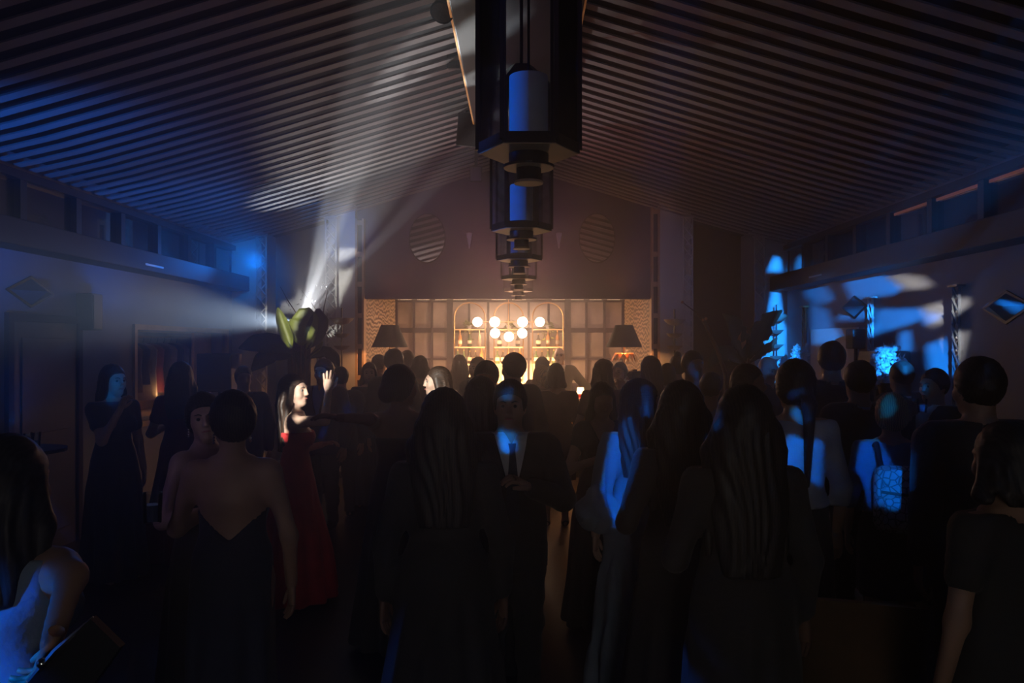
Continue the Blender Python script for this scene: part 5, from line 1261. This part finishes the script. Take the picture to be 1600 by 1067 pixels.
person('bald man looking down, head lit blue, beside the tiered bowls', 1198, 557, 7.8, 28, 'm', 'bald', 'black', 'l', suit(NV, GR, None, BK), pitch=12, lod='mid', face=True)
person('tall man with flat topped dark hair, highest silhouette before the blue wall', 1298, 532, 6.3, 175, 'm', 'short', 'black', 'm', suit(BK, WH, None, BK), vol=1.35, build=1.1)
person('dark haired man with a blue glint on the collar beside the highest silhouette', 1340, 562, 5.4, 190, 'm', 'short', 'black', 'm', suit(BK, (0.2,0.3,0.5), None, BK), vol=1.3)
person('dark man before the pale blossoms, short hair, back turned', 1406, 563, 6.95, 200, 'm', 'short', 'black', 'd', suit(BK, WH, None, BK), vol=1.1)
person('dark capped hair man drinking, glass lit blue, against the white wedge of light', 1458, 575, 5.9, -70, 'm', 'short', 'black', 'm', suit(BK, WH, None, BK), lod='mid', face=True, arms=('mouth', 'hang'))
# at the bar
person('long haired woman facing the room by the bar jamb frame', 577, 565, 9.4, 10, 'f', 'long', 'brown', 'l', ('dress', NV, 0.25, 'short'), hairlen=0.36, face=True)
person('short haired woman behind the tall man near the amber table lamp', 594, 553, 10.8, 150, 'f', 'short', 'brown', 'm', ('dress', BK, 0.24, 'short'))
person('tall man with rounded dark hair under the dark lamp shade', 614, 544, 8.7, -150, 'm', 'short', 'black', 'm', suit(NV, (0.35,0.35,0.45), None, BK), vol=1.7)
person('hazy brown silhouette with soft hair beside the lamp shade', 637, 546, 10.35, 180, 'f', 'bob', 'chest', 'm', ('dress', BRN, 0.24, 'short'))
person('woman with wavy bob seen from behind between lamp shade and lit faced woman', 657, 554, 9.75, 175, 'f', 'bob', 'brown', 'm', ('dress', BRN, 0.24, 'long'), vol=1.35)
person('hazy woman with long chestnut hair close to the bar shelves', 719, 553, 10.6, 170, 'f', 'long', 'chest', 'm', ('dress', BRN, 0.24, 'long'), hairlen=0.35, vol=1.1)
person('man in grey jacket with violet lit cheek near the first globe', 745, 557, 9.3, -40, 'm', 'short', 'brown', 'l', suit(GR, WH, None, BK), face=True)
person('blond woman bowing her head beside the brown coat dress', 846, 569, 9.6, 120, 'f', 'bob', 'blond', 'l', ('dress', (0.3,0.2,0.14), 0.24, 'short'), pitch=12)
person('dark haired guest partly seen over the blond head', 846, 557, 10.6, 200, 'f', 'short', 'brown', 'm', ('dress', BK, 0.24, 'short'), vol=1.4)
person('bald bartender in dark jacket and white shirt behind the counter', 874, 543, 12.55, 2, 'm', 'bald', 'black', 'l', suit(GR, WH, None, BK), yaw=-6, lod='hi', face=True, arms=('hip', 'hip'))
person('short haired man in profile just behind the brown dressed woman', 948, 561, 9.2, 75, 'm', 'short', 'black', 'l', suit(BK, WH, None, BK), face=True, yaw=-10)
person('smiling woman with upswept dark hair in cream top, below the copper leaf lamp', 968, 565, 10.1, -18, 'f', 'bun', 'black', 'l', ('top', (0.55,0.48,0.40), 1.9, 'skirt', BK), yaw=-14, lod='mid', face=True, arms=('mouth', 'hang'))
person('guest with a small top bun before the violet pilaster', 1057, 547, 9.5, 185, 'f', 'topbun', 'black', 'm', ('dress', NV, 0.25, 'tank'))

# ------------------------------------------------------------------ things they carry
c = at3(240, 790, 3.42)
t = thing('cocktail_glass', 'tall cocktail glass held between the two whispering women', 'glass', (-1.55, 3.36, 1.13))
MB().lathe([(0.03,0),(0.036,0.005),(0.04,0.13),(0.037,0.13),(0.034,0.012),(0.0005,0.01)], n=20, cap=False).build('glass_body', M_GLASS, t, smooth=True)
MB().lathe([(0.0335,0.013),(0.035,0.08)], n=16).build('drink', mat('clear_drink', (0.5, 0.6, 0.8), 0.1), t)
# clutch with a metal edge held by the woman in the corner
a, b = Vector(at3(48, 1064, 1.75)), Vector(at3(146, 964, 1.75))
t = thing('clutch', 'slim clutch with bright metal rim held in the lower picture corner', 'clutch', (a+b)/2)
d = (b-a).normalized(); L = (b-a).length/2; n_ = Vector((0, 1, 0)); u = -d.cross(n_)
def q3(p, q, r): return d*p + n_*q + u*r
vs = [q3(-L,-.012,0), q3(L,-.012,0), q3(L,-.012,.09), q3(-L,-.012,.12), q3(-L,.012,0), q3(L,.012,0), q3(L,.012,.09), q3(-L,.012,.12)]
MB().add(vs, [(0,1,2,3),(7,6,5,4),(0,4,5,1),(1,5,6,2),(2,6,7,3),(3,7,4,0)]).build('pouch', M_BLACKP, t)
MB().tube([q3(-L,-.0,0), q3(0,-.014,-0.004), q3(L,-.0,0)], [0.008, 0.009, 0.003], 8).build('metal_rim', mat('chrome', (0.85,0.88,0.92), 0.18, 1.0, var=0), t, smooth=True)
MB().ball(q3(-L*0.45,-.012,-0.008), 0.012, 10).build('clasp', MATS['chrome'], t, smooth=True)
# backpack on the girl
g = [o for o in bpy.data.objects if o.get('label', '').startswith('girl with pale')][0]
gx, gy = g.location.x, g.location.y; th = g.rotation_euler.z; zz = CAMZ + (540-768)*4.6/F_PX
bk = Matrix.Rotation(th, 3, 'Z') @ Vector((0, 0.30, 0))
t = thing('backpack', 'patterned pale backpack worn by the girl with swirled bun', 'backpack', (gx+bk.x, gy+bk.y, zz-0.17), th)
def pattern_mat():
    m = bpy.data.materials.new('spotted_fabric'); m.use_nodes = True; nt = m.node_tree; b = nt.nodes['Principled BSDF']
    tc = nt.nodes.new('ShaderNodeTexCoord'); v = nt.nodes.new('ShaderNodeTexVoronoi'); v.feature = 'DISTANCE_TO_EDGE'; v.inputs['Scale'].default_value = 26
    r = nt.nodes.new('ShaderNodeValToRGB'); r.color_ramp.elements[0].color = (0.02,0.02,0.03,1); r.color_ramp.elements[1].color = (0.45,0.45,0.5,1); r.color_ramp.elements[1].position = 0.12
    nt.links.new(tc.outputs['Object'], v.inputs['Vector']); nt.links.new(v.outputs['Distance'], r.inputs['Fac']); nt.links.new(r.outputs['Color'], b.inputs['Base Color']); b.inputs['Roughness'].default_value = 0.8
    return m
M_PAT = pattern_mat()
bb = MB().box((-0.14,-0.07,0), (0.14,0.07,0.36), ch=0.05).build('bag_body', M_PAT, t, smooth=True)
MB().box((-0.11,0.05,0.03), (0.11,0.105,0.2), ch=0.03).build('front_pocket', M_PAT, t, smooth=True)
for q in (-1, 1): MB().tube([(q*0.09,-0.06,0.33), (q*0.10,-0.16,0.46), (q*0.10,-0.30,0.42), (q*0.11,-0.36,0.25)], 0.016, 8).build('shoulder_strap', M_BLACKP, t, smooth=True)
MB().tube([(-0.115,0.078,0.215),(0,0.09,0.22),(0.115,0.078,0.23)], 0.008, 6).build('zip', M_BLACK, bb)
# drinks and camera
c = P(1441, 634, 5.75)
t = thing('tumbler', 'blue lit tumbler raised by the drinking man', 'glass', (c.x, 5.75, c.z-0.05)); MB().lathe([(0.028,0),(0.036,0.10),(0.033,0.10),(0.026,0.008),(0.0005,0.006)], n=18, cap=False).build('glass_body', M_GLASS, t, smooth=True); MB().lathe([(0.0255,0.009),(0.030,0.06)], n=14).build('drink', MATS['clear_drink'], t)
c = P(992, 586, 8.0)
t = thing('camera', 'small black camera held up at the bar by the long haired woman', 'camera', (c.x, 8.0, c.z), math.radians(35))
MB().box((-0.06,-0.03,-0.04), (0.06,0.03,0.04), ch=0.008).build('camera_body', M_BLACKP, t); MB().lathe([(0.03,0),(0.03,0.05),(0.026,0.05)], (0,0.03,0), 16, M=Matrix.Rotation(-PI/2,4,'X')).build('lens', M_BLACK, t, smooth=True)
MB().box((-0.02,-0.015,0.04), (0.02,0.015,0.058), ch=0.004).build('viewfinder', M_BLACKP, t)

# ------------------------------------------------------------------ haze filling the hall
nt = W.node_tree; vs_ = nt.nodes.new('ShaderNodeVolumeScatter'); vs_.inputs['Color'].default_value = (0.95, 0.95, 1.0, 1)
vs_.inputs['Density'].default_value = 0.04; vs_.inputs['Anisotropy'].default_value = 0.74
nt.links.new(vs_.outputs[0], nt.nodes['World Output'].inputs['Volume'])
